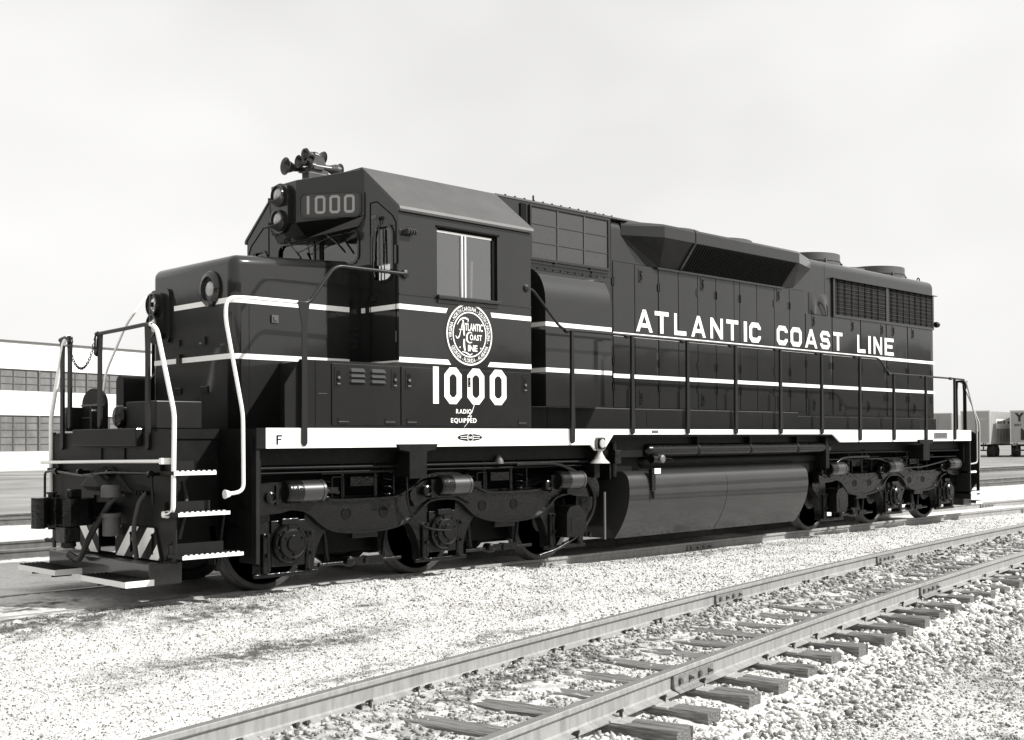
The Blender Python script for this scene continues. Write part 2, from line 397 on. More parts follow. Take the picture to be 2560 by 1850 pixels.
# loose stones ------------------------------------------------------
t_ = (1+5**.5)/2
ICO = np.array([(-1,t_,0),(1,t_,0),(-1,-t_,0),(1,-t_,0),(0,-1,t_),(0,1,t_),(0,-1,-t_),(0,1,-t_),(t_,0,-1),(t_,0,1),(-t_,0,-1),(-t_,0,1)])/1.9
ICF = np.array([(0,11,5),(0,5,1),(0,1,7),(0,7,10),(0,10,11),(1,5,9),(5,11,4),(11,10,2),(10,7,6),(7,1,8),(3,9,4),(3,4,2),(3,2,6),(3,6,8),(3,8,9),(4,9,5),(2,4,11),(6,2,10),(8,6,7),(9,8,1)])
OCT = np.array([(1,0,0),(-1,0,0),(0,1,0),(0,-1,0),(0,0,1),(0,0,-1)], float)
OCF = np.array([(0,2,4),(2,1,4),(1,3,4),(3,0,4),(2,0,5),(1,2,5),(3,1,5),(0,3,5)])
def stones(x, y, z, size, shape, Fs):
    n = len(x); S = shape[None]*(1+rng.normal(0, .22, (n, len(shape), 1)))
    S = S*rng.uniform([.8,.6,.42], [1.3,1.05,.8], (n, 1, 3))
    a = rng.uniform(0, 2*PI, n); b = rng.normal(0, .5, n); ca, sa, cb_, sb = np.cos(a), np.sin(a), np.cos(b), np.sin(b)
    X = S[...,0]; Yy = S[...,1]; Zz = S[...,2]
    X, Zz = X*cb_[:,None]-Zz*sb[:,None], X*sb[:,None]+Zz*cb_[:,None]
    X, Yy = X*ca[:,None]-Yy*sa[:,None], X*sa[:,None]+Yy*ca[:,None]
    P = np.stack([X, Yy, Zz], -1)*size[:,None,None]*.5+np.stack([x, y, z], -1)[:,None]
    FF = Fs[None]+(np.arange(n)*len(shape))[:,None,None]
    return P.reshape(-1, 3), FF.reshape(-1, 3), np.repeat(rng.random(n), len(shape))
def dn(x, y): return (y-(vtrk(x)-.755))*.985
def scatter(n, x0, x1, y0, y1, keep, smin, smax, shape, Fs, sink=.25):
    x = rng.uniform(x0, x1, n); y = rng.uniform(y0, y1, n)
    # keep what the camera can see and thin with distance
    dx, dy = x+4.936, y+11.38; dep = dx*f_[0]+dy*f_[1]; lat = dx*r0[0]+dy*r0[1]
    k = (dep > 3.8) & (np.abs(lat/dep) < .52) & (rng.random(n) < np.clip((8.5/dep)**2, 0, 1)) & keep(x, y)
    d0 = dn(x, y); tx_ = x+ (d0)*math.sin(.165)   # position along the track
    i0 = np.clip(np.searchsorted(TLA, tx_), 1, len(TLA)-1); near_ = np.minimum(np.abs(TLA[i0]-tx_), np.abs(TLA[i0-1]-tx_))
    k &= ~((near_ < .135) & (d0 < .25) & (d0 > -1.3) & (rng.random(n) < .90))
    x, y, dep = x[k], y[k], dep[k]
    sz = (smin+(smax-smin)*rng.random(len(x))**2.2)*np.clip(dep/8.5, 1, 1.6)
    return stones(x, y, hmap(x, y)+sz*sink, sz, shape, Fs)+(dirtf(x, y),)
parts = []
parts.append(scatter(150000, -4, 22, -11, -2, lambda x, y: (np.abs(dn(x, y)) < .7), .014, .045, ICO, ICF, .2))
parts.append(scatter(210000, -4, 22, -11, -2, lambda x, y: (dn(x, y) < -.8) & (dn(x, y) > -2.0), .016, .055, ICO, ICF, .25))
parts.append(scatter(170000, -2, 16, -11.4, -4, lambda x, y: (dn(x, y) < -1.7) & (dn(x, y) > -4.5), .010, .035, OCT, OCF, .25))
parts.append(scatter(420000, -4.5, 22, -7, -.9, lambda x, y: (dn(x, y) > .78), .007, .022, OCT, OCF, .2))
off = 0; PV = []; PF = []; PT = []; PD = []
for P, Fc, T, D in parts:
    PV.append(P); PF.append(Fc+off); off += len(P); PT.append(T); PD.append(np.repeat(D, len(P)//max(len(D), 1)))
PV = np.concatenate(PV).astype(np.float32); PF = np.concatenate(PF).astype(np.int32)
me = bpy.data.meshes.new('loose_gravel'); npmesh(me, PV, PF, 3)
at = me.attributes.new('tone', 'FLOAT', 'POINT'); at.data.foreach_set('value', np.concatenate(PT).astype(np.float32))
at = me.attributes.new('dirt', 'FLOAT', 'POINT'); at.data.foreach_set('value', np.concatenate(PD).astype(np.float32))
m = bpy.data.materials.new('loose_stone'); m.use_nodes = True; n = m.node_tree.nodes; l = m.node_tree.links; b = n['Principled BSDF']; b.inputs['Roughness'].default_value = .85; b.inputs['Specular IOR Level'].default_value = .2
a1 = n.new('ShaderNodeAttribute'); a1.attribute_name = 'tone'; a2 = n.new('ShaderNodeAttribute'); a2.attribute_name = 'dirt'
rr = n.new('ShaderNodeValToRGB'); e = rr.color_ramp.elements; e[0].color = (.09,.088,.084,1); e[1].color = (.78,.77,.75,1); e[1].position = 1
q = e.new(.14); q.color = (.16,.158,.15,1); q = e.new(.3); q.color = (.38,.375,.36,1); q = e.new(.62); q.color = (.60,.59,.57,1)
l.new(a1.outputs['Fac'], rr.inputs[0]); mc = n.new('ShaderNodeMix'); mc.data_type = 'RGBA'
m2 = n.new('ShaderNodeMath'); m2.operation = 'MULTIPLY'; m2.inputs[1].default_value = .75; m2.use_clamp = True; l.new(a2.outputs['Fac'], m2.inputs[0]); l.new(m2.outputs[0], mc.inputs[0])
l.new(rr.outputs[0], mc.inputs[6]); mc.inputs[7].default_value = (.13,.128,.122,1); l.new(mc.outputs[2], b.inputs['Base Color'])
me.materials.append(m); g = bpy.data.objects.new('loose_gravel', me); COL.objects.link(g); g['kind'] = 'stuff'

# =================================================================== RAILS, TIES
def railmat():
    m = mat('rail_steel', .27, .5, .4, noise=.22, nscale=3, stretch=(6, 1, 1), bump=.2, bscale=40, bdist=.002)
    return m
RAIL = railmat(); RTOP = mat('rail_running_surface', .22, .38, .5, metal=.3, noise=.12, nscale=4, stretch=(1,1,1))
RDARK = mat('rusty_rail', .10, .6, .3, noise=.3, nscale=5)
BAR = mat('joint_bar_steel', .17, .55, .4, noise=.3, nscale=20)
TIE = mat('weathered_tie_wood', .15, .85, .2, noise=.55, nscale=5, stretch=(14, 1, 14), bump=.9, bscale=6, bdist=.018)
PLATE = mat('tie_plate_steel', .34, .5, .4, noise=.2, nscale=15)
# profile (offset, z): head, web, base.
RP = [(-.034,-.004),(-.030,0),(.030,0),(.034,-.004),(.034,-.030),(.029,-.037),(.009,-.048),(.008,-.125),(.018,-.136),(.066,-.150),(.066,-.158),(-.066,-.158),(-.066,-.150),(-.018,-.136),(-.008,-.125),(-.009,-.048),(-.029,-.037),(-.034,-.030)]
def rail(name, fn, x0, x1, step, side_m=RAIL, top_m=RTOP, zf=lambda x: 0):
    mb = MB(); xs = np.arange(x0, x1+step*.5, step); n = len(RP); vs = []
    for x in xs:
        y = fn(x); dy = (fn(x+.05)-fn(x-.05))/.1; nn = Vector((-dy, 1)).normalized()
        for o, z in RP: vs.append((x+nn.x*o, y+nn.y*o, z+zf(x)))
    fs_t = []; fs_s = []
    for i in range(len(xs)-1):
        for k in range(n):
            ff = (i*n+k, i*n+(k+1) % n, (i+1)*n+(k+1) % n, (i+1)*n+k)
            (fs_t if k == 1 else fs_s).append(ff)
    mb.mat(side_m).add(vs, fs_s); o = len(mb.v)-len(vs); mb.mat(top_m)
    for f in fs_t: mb.f.append(list(f)); mb.m.append(mb.cur); mb.sm.append(False)
    mb.mat(side_m)
    for i in (0, len(xs)-1): mb.f.append([i*n+k for k in range(n)]); mb.m.append(mb.cur); mb.sm.append(False)
    return mb.build(name)
def joint(parent, fn, x, y_side=-1, L=.62):
    for sd in (-1, 1):
        mb = MM(BAR); y = fn(x); dy = (fn(x+.05)-fn(x-.05))/.1; a = math.atan(dy)
        prof = [(.012,-.040),(.030,-.044),(.030,-.075),(.034,-.1),(.034,-.118),(.052,-.142),(.075,-.148),(.078,-.154),(.06,-.140),(.012,-.128)]
        mb.prism([(sd*p, q) for p, q in prof], -L/2, L/2, 'x')
        o = mb.build('joint_bar', parent=parent, bevel=.003); o.location = (x, y, 0); o.rotation_euler = (0, 0, a)
        for k in range(4):
            bx = (-.225+.15*k)
            b = MM(STEEL if sd < 0 else BAR)
            b.lathe([(.017,0),(.017,.012),(.010,.013),(.010,.034),(0.001,.034)] if k % 2 else [(.021,0),(.021,.018),(.001,.018)], (0,0,0), 'y', 6 if k % 2 else 12, False)
            q = b.build('bolt', parent=o); q.location = (bx, sd*.032, -.085); q.rotation_euler = (0, 0, PI if sd < 0 else 0)
r1 = rail('rail', trk, -8, 60, .5); tag(r1, 'steel rail of the empty near track, the one closer to the locomotive', 'rail')
ytr = lambda x: trk(x)-1.505/math.cos(math.atan(.19))
r2 = rail('rail', ytr, -7, 60, .5); tag(r2, 'nearest steel rail, crossing the lower right corner above the exposed tie ends', 'rail')
for x in (5.15, 9.75): joint(r1, trk, x)
for x in (1.64, 7.1): joint(r2, ytr, x)
l1 = rail('rail', lambda x: -.752+dloco(x), -14, 60, .5); tag(l1, 'rail under the near wheels of the locomotive, sunk in white gravel at its front', 'rail')
l2 = rail('rail', lambda x: .752+dloco(x)*1.3, -14, 60, .5); tag(l2, 'rail under the far wheels of the locomotive', 'rail')
joint(l1, lambda x: -.752+dloco(x), 9.45); joint(l1, lambda x: -.752+dloco(x), 21.4); joint(l2, lambda x: .752+dloco(x)*1.3, 22.5)
# background tracks
for i, (yy, lab) in enumerate(((6.2, 'nearer rail of the dark track behind the locomotive'), (7.7, 'farther rail of the dark track behind the locomotive'), (13.6, 'nearer rail of the track beside the factory yard'), (15.1, 'farthest rail of the yard, in front of the factory'))):
    o = rail('rail', lambda x, yy=yy: yy-.02*max(0, x-20), -30, 90, 4, RDARK if i < 2 else RDARK, RTOP, zf=lambda x: -.03); tag(o, lab, 'rail')

def tie_mesh(seed, Lt=2.46):
    r = random.Random(seed); mb = MM(TIE); h = .165; wd = .21*r.uniform(.92, 1.05)
    nseg = 14; prof0 = [(-wd/2, 0), (-wd/2+.012, .008), (-.03, .006), (.02, 0), (.035, .006), (wd/2-.014, .009), (wd/2, -.002), (wd/2, -h), (-wd/2, -h)]
    vs = []; n = len(prof0)
    for i in range(nseg+1):
        y = -Lt/2+Lt*i/nseg
        e = 1 if 0 < i < nseg else .96
        for a, z in prof0: vs.append((a*e+r.uniform(-.006, .006), y+(r.uniform(-.012, .012) if i in (0, nseg) else 0), z+r.uniform(-.006, .004)))
    fs = [(i*n+k, i*n+(k+1) % n, (i+1)*n+(k+1) % n, (i+1)*n+k) for i in range(nseg) for k in range(n)]
    mb.add(vs, fs); mb.add(vs[:n], [tuple(range(n))]); mb.add(vs[-n:], [tuple(range(n))])
    return mb
tmesh = []
for s in range(6):
    o = tie_mesh(s).build('railroad_tie'); tmesh.append(o.data); bpy.data.objects.remove(o)
def small(mbf, name):
    o = mbf.build(name); me_ = o.data; bpy.data.objects.remove(o); return me_
pl = MM(PLATE); pl.box(-.095, .095, -.165, .165, .001, .013); pl.box(-.095,.095,-.085,-.068,.013,.021); pl.box(-.095,.095,.068,.085,.013,.021); plate_me = small(pl, 'tie_plate')
SPK = mat('spike_steel', .045, .6, .3)
sp = MM(SPK); sp.box(-.009,.009,-.009,.009,-.02,.035); sp.hexa([(-.017,-.016,.030),(.017,-.016,.030),(.017,.030,.022),(-.017,.030,.022),(-.013,-.012,.048),(.013,-.012,.048),(.013,.024,.034),(-.013,.024,.034)]); spike_me = small(sp, 'spike')

for i, x in enumerate(tl):
    yc = trk(x)-.755; a = math.atan((trk(x+.1)-trk(x-.1))/.2)+random.uniform(-.025, .025)
    o = bpy.data.objects.new('railroad_tie', tmesh[i % 6]); COL.objects.link(o)
    o.location = (x, yc+random.uniform(-.05, .05), -.170-(.008 if i % 3 else 0)); o.rotation_euler = (random.uniform(-.008,.008), 0, a+(PI if i % 2 else 0))
    tag(o, 'weathered wooden tie laid across under the two rails of the empty near track', 'railroad tie', 'ties of the near track')
    fl = -1 if i % 2 else 1
    for sd in (-1, 1):
        dy = sd*.752-(o.location.y-yc)
        p = bpy.data.objects.new('tie_plate', plate_me); COL.objects.link(p); p.parent = o; p.location = (0, fl*dy, -.002)
        for q in (-1, 1):
            if random.random() < .12: continue
            for dx in ((.05,) if q*sd > 0 else (-.06, .05)) if sd < 0 else ((-.05, .06) if q < 0 else (.05,)):
                s = bpy.data.objects.new('spike', spike_me); COL.objects.link(s); s.parent = o
                s.location = (dx*fl+random.uniform(-.012, .012), fl*(dy+q*.078), .012+random.uniform(-.004,.012)); s.rotation_euler = (0, 0, (PI if q*fl > 0 else 0)+random.uniform(-.3, .3))

# =================================================================== LOCOMOTIVE
LOCO = tag(empty('locomotive', (9.25, 0, 0)), 'black diesel locomotive with thin white stripes and white number 1000 under its cab window', 'locomotive')
BASE = -9.25
class Q: pass
def part(mb, name, parent=LOCO, m=None, bevel=0, label=None):
    o = mb.build(name, m, parent, bevel, label)
    off = Vector((BASE, 0, 0)) if parent == LOCO else Vector((0, 0, 0))
    o.location = off; return o
YS, HW, CW = 1.53, .87, 1.5
ZD = 1.67; XF, XR = .56, 17.94
# ---- underframe
u = MM(UNDER)
u.box(1.31, 17.15, -1.50, 1.50, ZD-.10, ZD-.004)          # deck
u.box(XF+.02, XR-.02, -.86, .86, ZD-.10, ZD-.0045)
u.box(.9, 17.6, -.42, .42, 1.02, ZD-.10)
u.box(1.4, 17.1, -1.32, -1.20, 1.30, ZD-.10); u.box(1.4, 17.1, 1.20, 1.32, 1.30, ZD-.10)
for x in (1.33, 6.35, 12.0, 17.05): u.box(x, x+.10, -1.42, 1.42, 1.05, ZD-.10)
u.box(6.5, 6.9, -1.0, 1.0, .45, 1.55); u.box(11.45, 12.0, -.9, .9, .7, 1.55)
for sx, s in ((XF, 1), (XR, -1)):
    u.box(min(sx+s*.02, sx+s*.75), max(sx+s*.02, sx+s*.75), -.5, .5, .62, 1.56)
    for sy in (-1, 1):
        # step well side and back walls
        u.box(min(sx+s*.74, sx+s*.78), max(sx+s*.74, sx+s*.78), min(sy*.84, sy*1.47), max(sy*.84, sy*1.47), .42, 1.60)
        u.box(min(sx+s*.02, sx+s*.74), max(sx+s*.02, sx+s*.74), min(sy*.80, sy*.84), max(sy*.80, sy*.84), .42, 1.60)
part(u, 'underframe')
# pipes and conduits hanging below the frame
for z, y, r, x0, x1 in ((1.27, -1.36, .016, 1.45, 6.3), (1.22, -1.33, .012, 1.45, 6.2), (1.30, -1.34, .02, 12.1, 17.0), (1.18, -1.30, .012, 12.3, 17.0)):
    part(MM(UNDER).tube([(x0, y, z), (x1, y, z-.01)], r, 8), 'pipe')
part(MM(TRUCK).tube(round_path([(5.0,-1.36,1.25),(5.75,-1.36,1.25),(6.25,-1.36,1.06),(6.42,-1.36,.85),(6.40,-1.36,.62),(6.15,-1.36,.36),(5.75,-1.34,.18),(5.45,-1.3,.12)], .25), .024, 8), 'air_hose')
part(MM(TRUCK).tube(round_path([(3.33,-1.33,1.33),(3.33,-1.36,.75),(3.6,-1.37,.55),(3.95,-1.38,.52)], .2), .012, 8), 'cable')
part(MM(TRUCK).tube(round_path([(12.2,-1.36,.9),(12.5,-1.36,1.2),(12.9,-1.36,1.22),(13.5,-1.36,1.22)], .2), .02, 8), 'air_hose')
part(MM(TRUCK).tube(round_path([(13.4,-1.34,1.34),(13.45,-1.36,1.18),(13.9,-1.38,1.18),(14.4,-1.38,1.0),(15.4,-1.38,1.0),(16.4,-1.38,1.1)], .2), .014, 8), 'cable')
part(MM(GREYM).box(6.56, 6.585, -1.405, -1.385, .25, .86), 'rod')
# bolster brackets over the trucks
for x in (3.28, 15.15):
    b = MM(UNDER); b.prism([(x-.28, 1.50), (x+.28, 1.50), (x+.25, 1.44), (x+.12, 1.42), (x+.12, 1.13), (x-.12, 1.13), (x-.12, 1.42), (x-.25, 1.44)], -1.60, -1.56, 'y'); b.box(x-.1,x+.1,-1.56,-1.3,1.15,1.4)
    part(b, 'hanger_bracket', bevel=.004)
part(MM(GREYM).tube([(4.72,-1.36,1.36),(4.72,-1.36,1.30),(4.72,-1.36,1.26)], .02, 10, radii=[.015,.05,.055]), 'sand_nozzle')
# ---- sills
for sy in (-1, 1):
    s = MM(WHITE2)
    P = [(1.415,1.47),(6.17,1.47),(6.25,1.40),(6.41,1.40),(6.60,1.60),(12.04,1.60),(12.27,1.47),(17.15,1.47),(17.15,ZD),(1.415,ZD)]
    s.prism(P, sy*YS, sy*(YS-.03), 'y')
    o = part(s, 'side_sill')
    part(MM(UNDER).box(1.31, 1.413, min(sy*1.5,sy*1.528), max(sy*1.5,sy*1.528), 1.47, ZD), 'sill_end')
    if sy < 0:
        sp_ = side(-YS-.003)
        t = MM(GROOVE); t.add([sp_(1.532,1.505), sp_(1.552,1.505), sp_(1.552,1.60), sp_(1.532,1.60)], [(0,1,2,3)])
        t.add([sp_(1.552,1.585), sp_(1.60,1.585), sp_(1.60,1.60), sp_(1.552,1.60)], [(0,1,2,3)]); t.add([sp_(1.552,1.55), sp_(1.59,1.55), sp_(1.59,1.564), sp_(1.552,1.564)], [(0,1,2,3)])
        part(t, 'letter_f')
        # winged emblem
        e = MM(UNDER); el = [(4.10+.19*math.sin(a)*1.0, 1.57+.040*math.cos(a)*(1 if abs(math.sin(a)) < .9 else .8)) for a in np.linspace(0, 2*PI, 24, endpoint=False)][::-1]
        e.prism(el, -YS-.004, -YS, 'y'); e.mat(WHITE)
        for dz in (.014, -.014):
            for s_ in (-1, 1): e.add([(4.10+s_*.05, -YS-.006, 1.57+dz-.003), (4.10+s_*.15, -YS-.006, 1.57+dz*.6-.003), (4.10+s_*.15, -YS-.006, 1.57+dz*.6+.003), (4.10+s_*.05, -YS-.006, 1.57+dz+.003)], [(0,1,2,3)])
        e.lathe([(.048, -.009), (.048, 0)], (4.10, -YS, 1.57), 'y', 20); e.mat(UNDER); e.lathe([(.040, -.011), (.040, 0)], (4.10, -YS, 1.57), 'y', 20)
        e.mat(WHITE); text(e, 'EMD', 4.10, 1.557, .034, side(-YS-.012), .02)
        part(e, 'winged_emblem')
        b = MM(PLATEM).box(15.58, 16.13, -YS-.008, -YS, 1.515, 1.625); b.mat(GROOVE)
        for z in (1.54, 1.56, 1.58, 1.60): b.box(15.63, 16.08, -YS-.0095, -YS-.008, z, z+.007)
        part(b, 'builders_plate')
        part(MM(GREYM).box(7.38, 7.52, -YS-.003, -YS, 1.615, 1.655), 'small_plate')
# walkway light on the dip of the sill
b = MM(GREYM); b.prism(rrect(6.24, 6.41, 1.405, 1.565, .03), -YS-.03, -YS, 'y'); b.mat(GROOVE); b.prism(rrect(6.255, 6.395, 1.42, 1.55, .02), -YS-.035, -YS-.03, 'y')
b.mat(LENSM); b.lathe([(.058, -.055), (.05, -.065), (.001, -.07)], (6.325, -YS, 1.485), 'y', 20); part(b, 'walkway_light')
b = MM(mat('silver_funnel', .55, .35, .5)); b.lathe([(.135, 1.235), (.13, 1.235), (.075, 1.29), (.04, 1.35), (.025, 1.41), (.001, 1.41)], (6.40, -1.47, 0), 'z', 24); part(b, 'sand_funnel')

# ---- nose
NX0, NX1, NW = 1.465, 2.93, .845
def nose_body():
    b = bmesh.new(); bmesh.ops.create_cube(b, size=1)
    for v in b.verts: v.co = Vector(((NX0+NX1)/2+v.co.x*(NX1-NX0), v.co.y*2*NW, ZD if v.co.z < 0 else (3.455 if v.co.x < 0 else 3.535)))
    ed = [e for e in b.edges if all(v.co.z > 3 for v in e.verts) and not all(v.co.x > 2.9 for v in e.verts)]
    ed += [e for e in b.edges if all(v.co.x < 1.6 for v in e.verts) and abs(e.verts[0].co.z-e.verts[1].co.z) > 1]
    bmesh.ops.bevel(b, geom=ed, offset=.10, segments=7, affect='EDGES', profile=.5)
    mb = MB().mat(BLACK); b.verts.ensure_lookup_table()
    mb.add([v.co[:] for v in b.verts], [[v.index for v in f.verts] for f in b.faces if True]); 
    for i, f in enumerate(b.faces): mb.sm[i] = f.calc_area() < .3
    return mb
nb = nose_body()
nose = part(nb, 'nose')
part(MM(BLACK).box(NX1, 3.10, -.80, .80, ZD, 3.40), 'nose_back', nose)
def band(y0_, pts, z0, z1, mb, off=.002):
    pts = [Vector(p) for p in pts]; vs = []
    for i, p in enumerate(pts):
        a = pts[max(i-1, 0)]; c = pts[min(i+1, len(pts)-1)]; d = (c-a).normalized(); nn = Vector((-d.y, d.x))
        q = p+nn*off; vs += [(q.x, q.y, z0), (q.x, q.y, z1)]
    mb.add(vs, [(2*i, 2*i+1, 2*i+3, 2*i+2) for i in range(len(pts)-1)])
cor = [(NX0+.10-.10*math.sin(a), -NW+.10-.10*math.cos(a)) for a in np.linspace(0, PI/2, 8)]
lowpath = [(NX1, -NW)] + cor + [(NX0, NW-.10)]
ZU0, ZU1, ZL0, ZL1 = 2.96, 3.015, 2.385, 2.44
st = MM(WHITE); band(0, [(NX1, -NW)]+cor+[(NX0, .32)], ZU0, ZU1, st, -.003) if False else None
def nose_stripe(z0, z1, yend):
    mb = MM(WHITE); pts = [(NX1, -NW)]+cor+[(NX0, yend)]; pts = [Vector(p) for p in pts]; vs = []
    for i, p in enumerate(pts):
        a = pts[max(i-1, 0)]; c = pts[min(i+1, len(pts)-1)]; d = (c-a).normalized(); nn = Vector((d.y, -d.x))
        # outward = away from nose centre
        if nn.dot(p-Vector((2.2, 0))) < 0: nn = -nn
        q = p+nn*.003; vs += [(q.x, q.y, z0), (q.x, q.y, z1)]
    mb.add(vs, [(2*i, 2*i+1, 2*i+3, 2*i+2) for i in range(len(pts)-1)], True); return mb
part(nose_stripe(ZU0, ZU1, .34), 'stripe', nose); part(nose_stripe(ZL0, ZL1, .78), 'stripe', nose)
# class lamp on the nose front
def lamp(cx, cy, cz, R, parent, name, ax='x', s=-1, deep=.05, lens=LENSM, hood=True):
    b = MM(BLACK); b.lathe([(R, 0), (R, s*deep*.4), (R*.93, s*deep*.7), (R*.72, s*deep), (R*.66, s*deep), (R*.62, s*deep*.4), (R*.41, s*deep*.3)], (cx, cy, cz), ax, 32)
    b.mat(lens); b.lathe([(R*.42, s*deep*.35), (R*.36, s*deep*.55), (R*.2, s*deep*.68), (.002, s*deep*.7)], (cx, cy, cz), ax, 24)
    return part(b, name, parent)
lamp(NX0, -.43, 3.13, .19, nose, 'classification_lamp', deep=.05)
# nose headlight box with two lamps
b = MM(BLACK); P = rrect(.40, .83, 2.62, 3.22, .08)
b.prism(P, NX0-.03, NX0, 'x'); b.prism(rrect(.47, .80, 2.66, 3.18, .10), NX0-.07, NX0-.03, 'x')
nh = part(b, 'headlight_box', nose, bevel=.008)
for z in (3.05, 2.82):
    b = MM(BLACK); b.lathe([(.125,0),(.125,-.05),(.110,-.055),(.100,-.01)], (NX0-.07, .64, z), 'x', 28); b.mat(REFL); b.lathe([(.1,-.012),(.06,-.028),(.001,-.036)], (NX0-.07, .64, z), 'x', 28); b.mat(GROOVE); b.lathe([(.03,-.036),(.001,-.042)], (NX0-.07,.64,z), 'x', 12)
    b.mat(STEEL); b.box(NX0-.135, NX0-.125, .635, .645, z-.11, z+.11); part(b, 'headlight', nose)
b = MM(BLACK).box(NX0-.012, NX0, -.32, .38, 2.555, 2.575); b.box(NX0-.02, NX0, -.33, -.29, 2.56, 2.64); b.box(NX0-.02, NX0, .20, .24, 2.56, 2.64); b.mat(STEEL); b.box(NX0-.022, NX0-.012, -.27, -.22, 2.566, 2.582); part(b, 'hatch_rail', nose)
for y in (-.30, .25): part(MM(UNDER).box(NX0-.012, NX0, y-.07, y+.07, 2.05, 2.12).mat(STEEL).box(NX0-.014, NX0-.012, y-.07, y+.07, 2.115, 2.12), 'latch', nose)
part(MM(BLACK).box(NX0-.035, NX0, .17, .24, 2.38, 2.48), 'grab_bracket', nose)
part(MM(BLACKD).box(1.75, 1.85, .25, .50, 3.46, 3.495).box(1.77, 1.82, .30, .42, 3.495, 3.51), 'roof_hatch', nose)
# seam and louvres on the nose side
part(MM(GROOVE).box(1.655, 1.66, -NW-.0015, -NW, ZD, 2.95), 'seam', nose)
lv = MM(BLACK)
for z in (2.56, 2.63, 2.70, 2.77): lv.hexa([(2.94,-.815,z),(3.08,-.815,z),(3.08,-.80,z),(2.94,-.80,z),(2.94,-.801,z+.035),(3.08,-.801,z+.035),(3.08,-.799,z+.035),(2.94,-.799,z+.035)])
part(lv, 'louvre', nose)
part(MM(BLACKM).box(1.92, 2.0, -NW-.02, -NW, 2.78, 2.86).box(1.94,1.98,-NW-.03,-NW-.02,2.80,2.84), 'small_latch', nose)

# ---- battery boxes / lower side cabinets beside nose and under cab
for sy in (-1, 1):
    b = MM(BLACK); b.prism([(2.02,ZD),(5.13,ZD),(5.13,ZL0-.02),(3.12,ZL0-.02),(2.02,2.36)], sy*1.495, sy*.85, 'y')
    bx_ = part(b, 'battery_box', bevel=.004)
    b = MM(BLACK); b.prism([(1.66,ZD),(2.02,ZD),(2.02,2.36),(1.84,2.36),(1.66,2.10)], sy*1.49, sy*1.475, 'y'); part(b, 'step_guard', bx_)
    if sy < 0:
        for x0, x1 in ((2.215, 3.105), (3.125, 5.10)):
            d = MM(BLACK).box(x0, x1, -1.507, -1.495, ZD+.035, 2.335); dd_ = part(d, 'cabinet_door', bx_, bevel=.003)
            for xl in ((x0+.075, x1-.075) if x0 < 3 else (x0+.1, 3.95+.16, x1-.09)):
                if abs(xl-4.11) < .01: part(MM(GROOVE).box(xl-.018, xl+.018, -1.516, -1.507, 2.14, 2.25).mat(STEEL).box(xl-.014,xl+.014,-1.522,-1.516,2.15,2.165).lathe([(.010,-1.524),(.010,-1.516)], (xl,0,2.21), 'y', 8), 'latch', dd_); continue
                l_ = MM(BLACK).box(xl-.045, xl+.045, -1.512, -1.507, 2.09, 2.30); l_.mat(GROOVE); l_.box(xl-.022, xl+.022, -1.514, -1.512, 2.12, 2.26); l_.mat(STEEL); l_.lathe([(.016,-1.53),(.016,-1.514)], (xl,0,2.19), 'y', 10); l_.box(xl-.02,xl+.02,-1.526,-1.514,2.12,2.135)
                part(l_, 'latch', dd_)
            for xl in (x0+.14, x1-.14): part(MM(BLACK).box(xl-.065, xl+.065, -1.515, -1.507, 1.715, 1.775).mat(STEEL).box(xl-.065, xl+.065, -1.517, -1.515, 1.735, 1.741), 'hinge', dd_)
        for xa in (2.44, 2.71):
            for z in (2.26, 2.205, 2.15):
                l_ = MM(BLACK); l_.hexa([(xa,-1.535,z-.006),(xa+.19,-1.535,z-.006),(xa+.20,-1.507,z-.006),(xa-.01,-1.507,z-.006),(xa+.02,-1.512,z+.034),(xa+.17,-1.512,z+.034),(xa+.19,-1.507,z+.036),(xa,-1.507,z+.036)])
                part(l_, 'louvre', dd_, bevel=.003)
        part(MM(STEEL).box(2.05, 2.16, -1.50, -1.495, 2.02, 2.024), 'seam', bx_)

# ---- cab
CX0, CX1 = 3.10, 5.13; RZ, EZ, RW = 4.575, 4.05, .87
def wallgrid(mb, us, vs_, holes, P):
    for i in range(len(us)-1):
        for j in range(len(vs_)-1):
            a, b_, c, d = us[i], us[i+1], vs_[j], vs_[j+1]
            if any(h[0] < (a+b_)/2 < h[1] and h[2] < (c+d)/2 < h[3] for h in holes): continue
            mb.add([P(a, c), P(b_, c), P(b_, d), P(a, d)], [(0,1,2,3)])
def reveal(mb, h, P, depth):
    x0, x1, z0, z1 = h
    for a, b_ in (((x0,z0),(x1,z0)), ((x1,z0),(x1,z1)), ((x1,z1),(x0,z1)), ((x0,z1),(x0,z0))):
        mb.add([P(*a, 0), P(*b_, 0), P(*b_, depth), P(*a, depth)], [(0,1,2,3)])
WIN = (3.645, 4.575, 3.155, 3.915)
c = MM(BLACK)
FLOORZ = 2.385
for sy in (-1, 1):
    P2 = lambda u, v: (u, sy*CW, v)
    wallgrid(c, [CX0, WIN[0], WIN[1], 4.74, 5.07, CX1], [FLOORZ-.02, WIN[2], 3.27, 3.60, WIN[3], EZ], [WIN], P2)
    reveal(c, WIN, lambda u, v, d: (u, sy*(CW-d), v), .07)
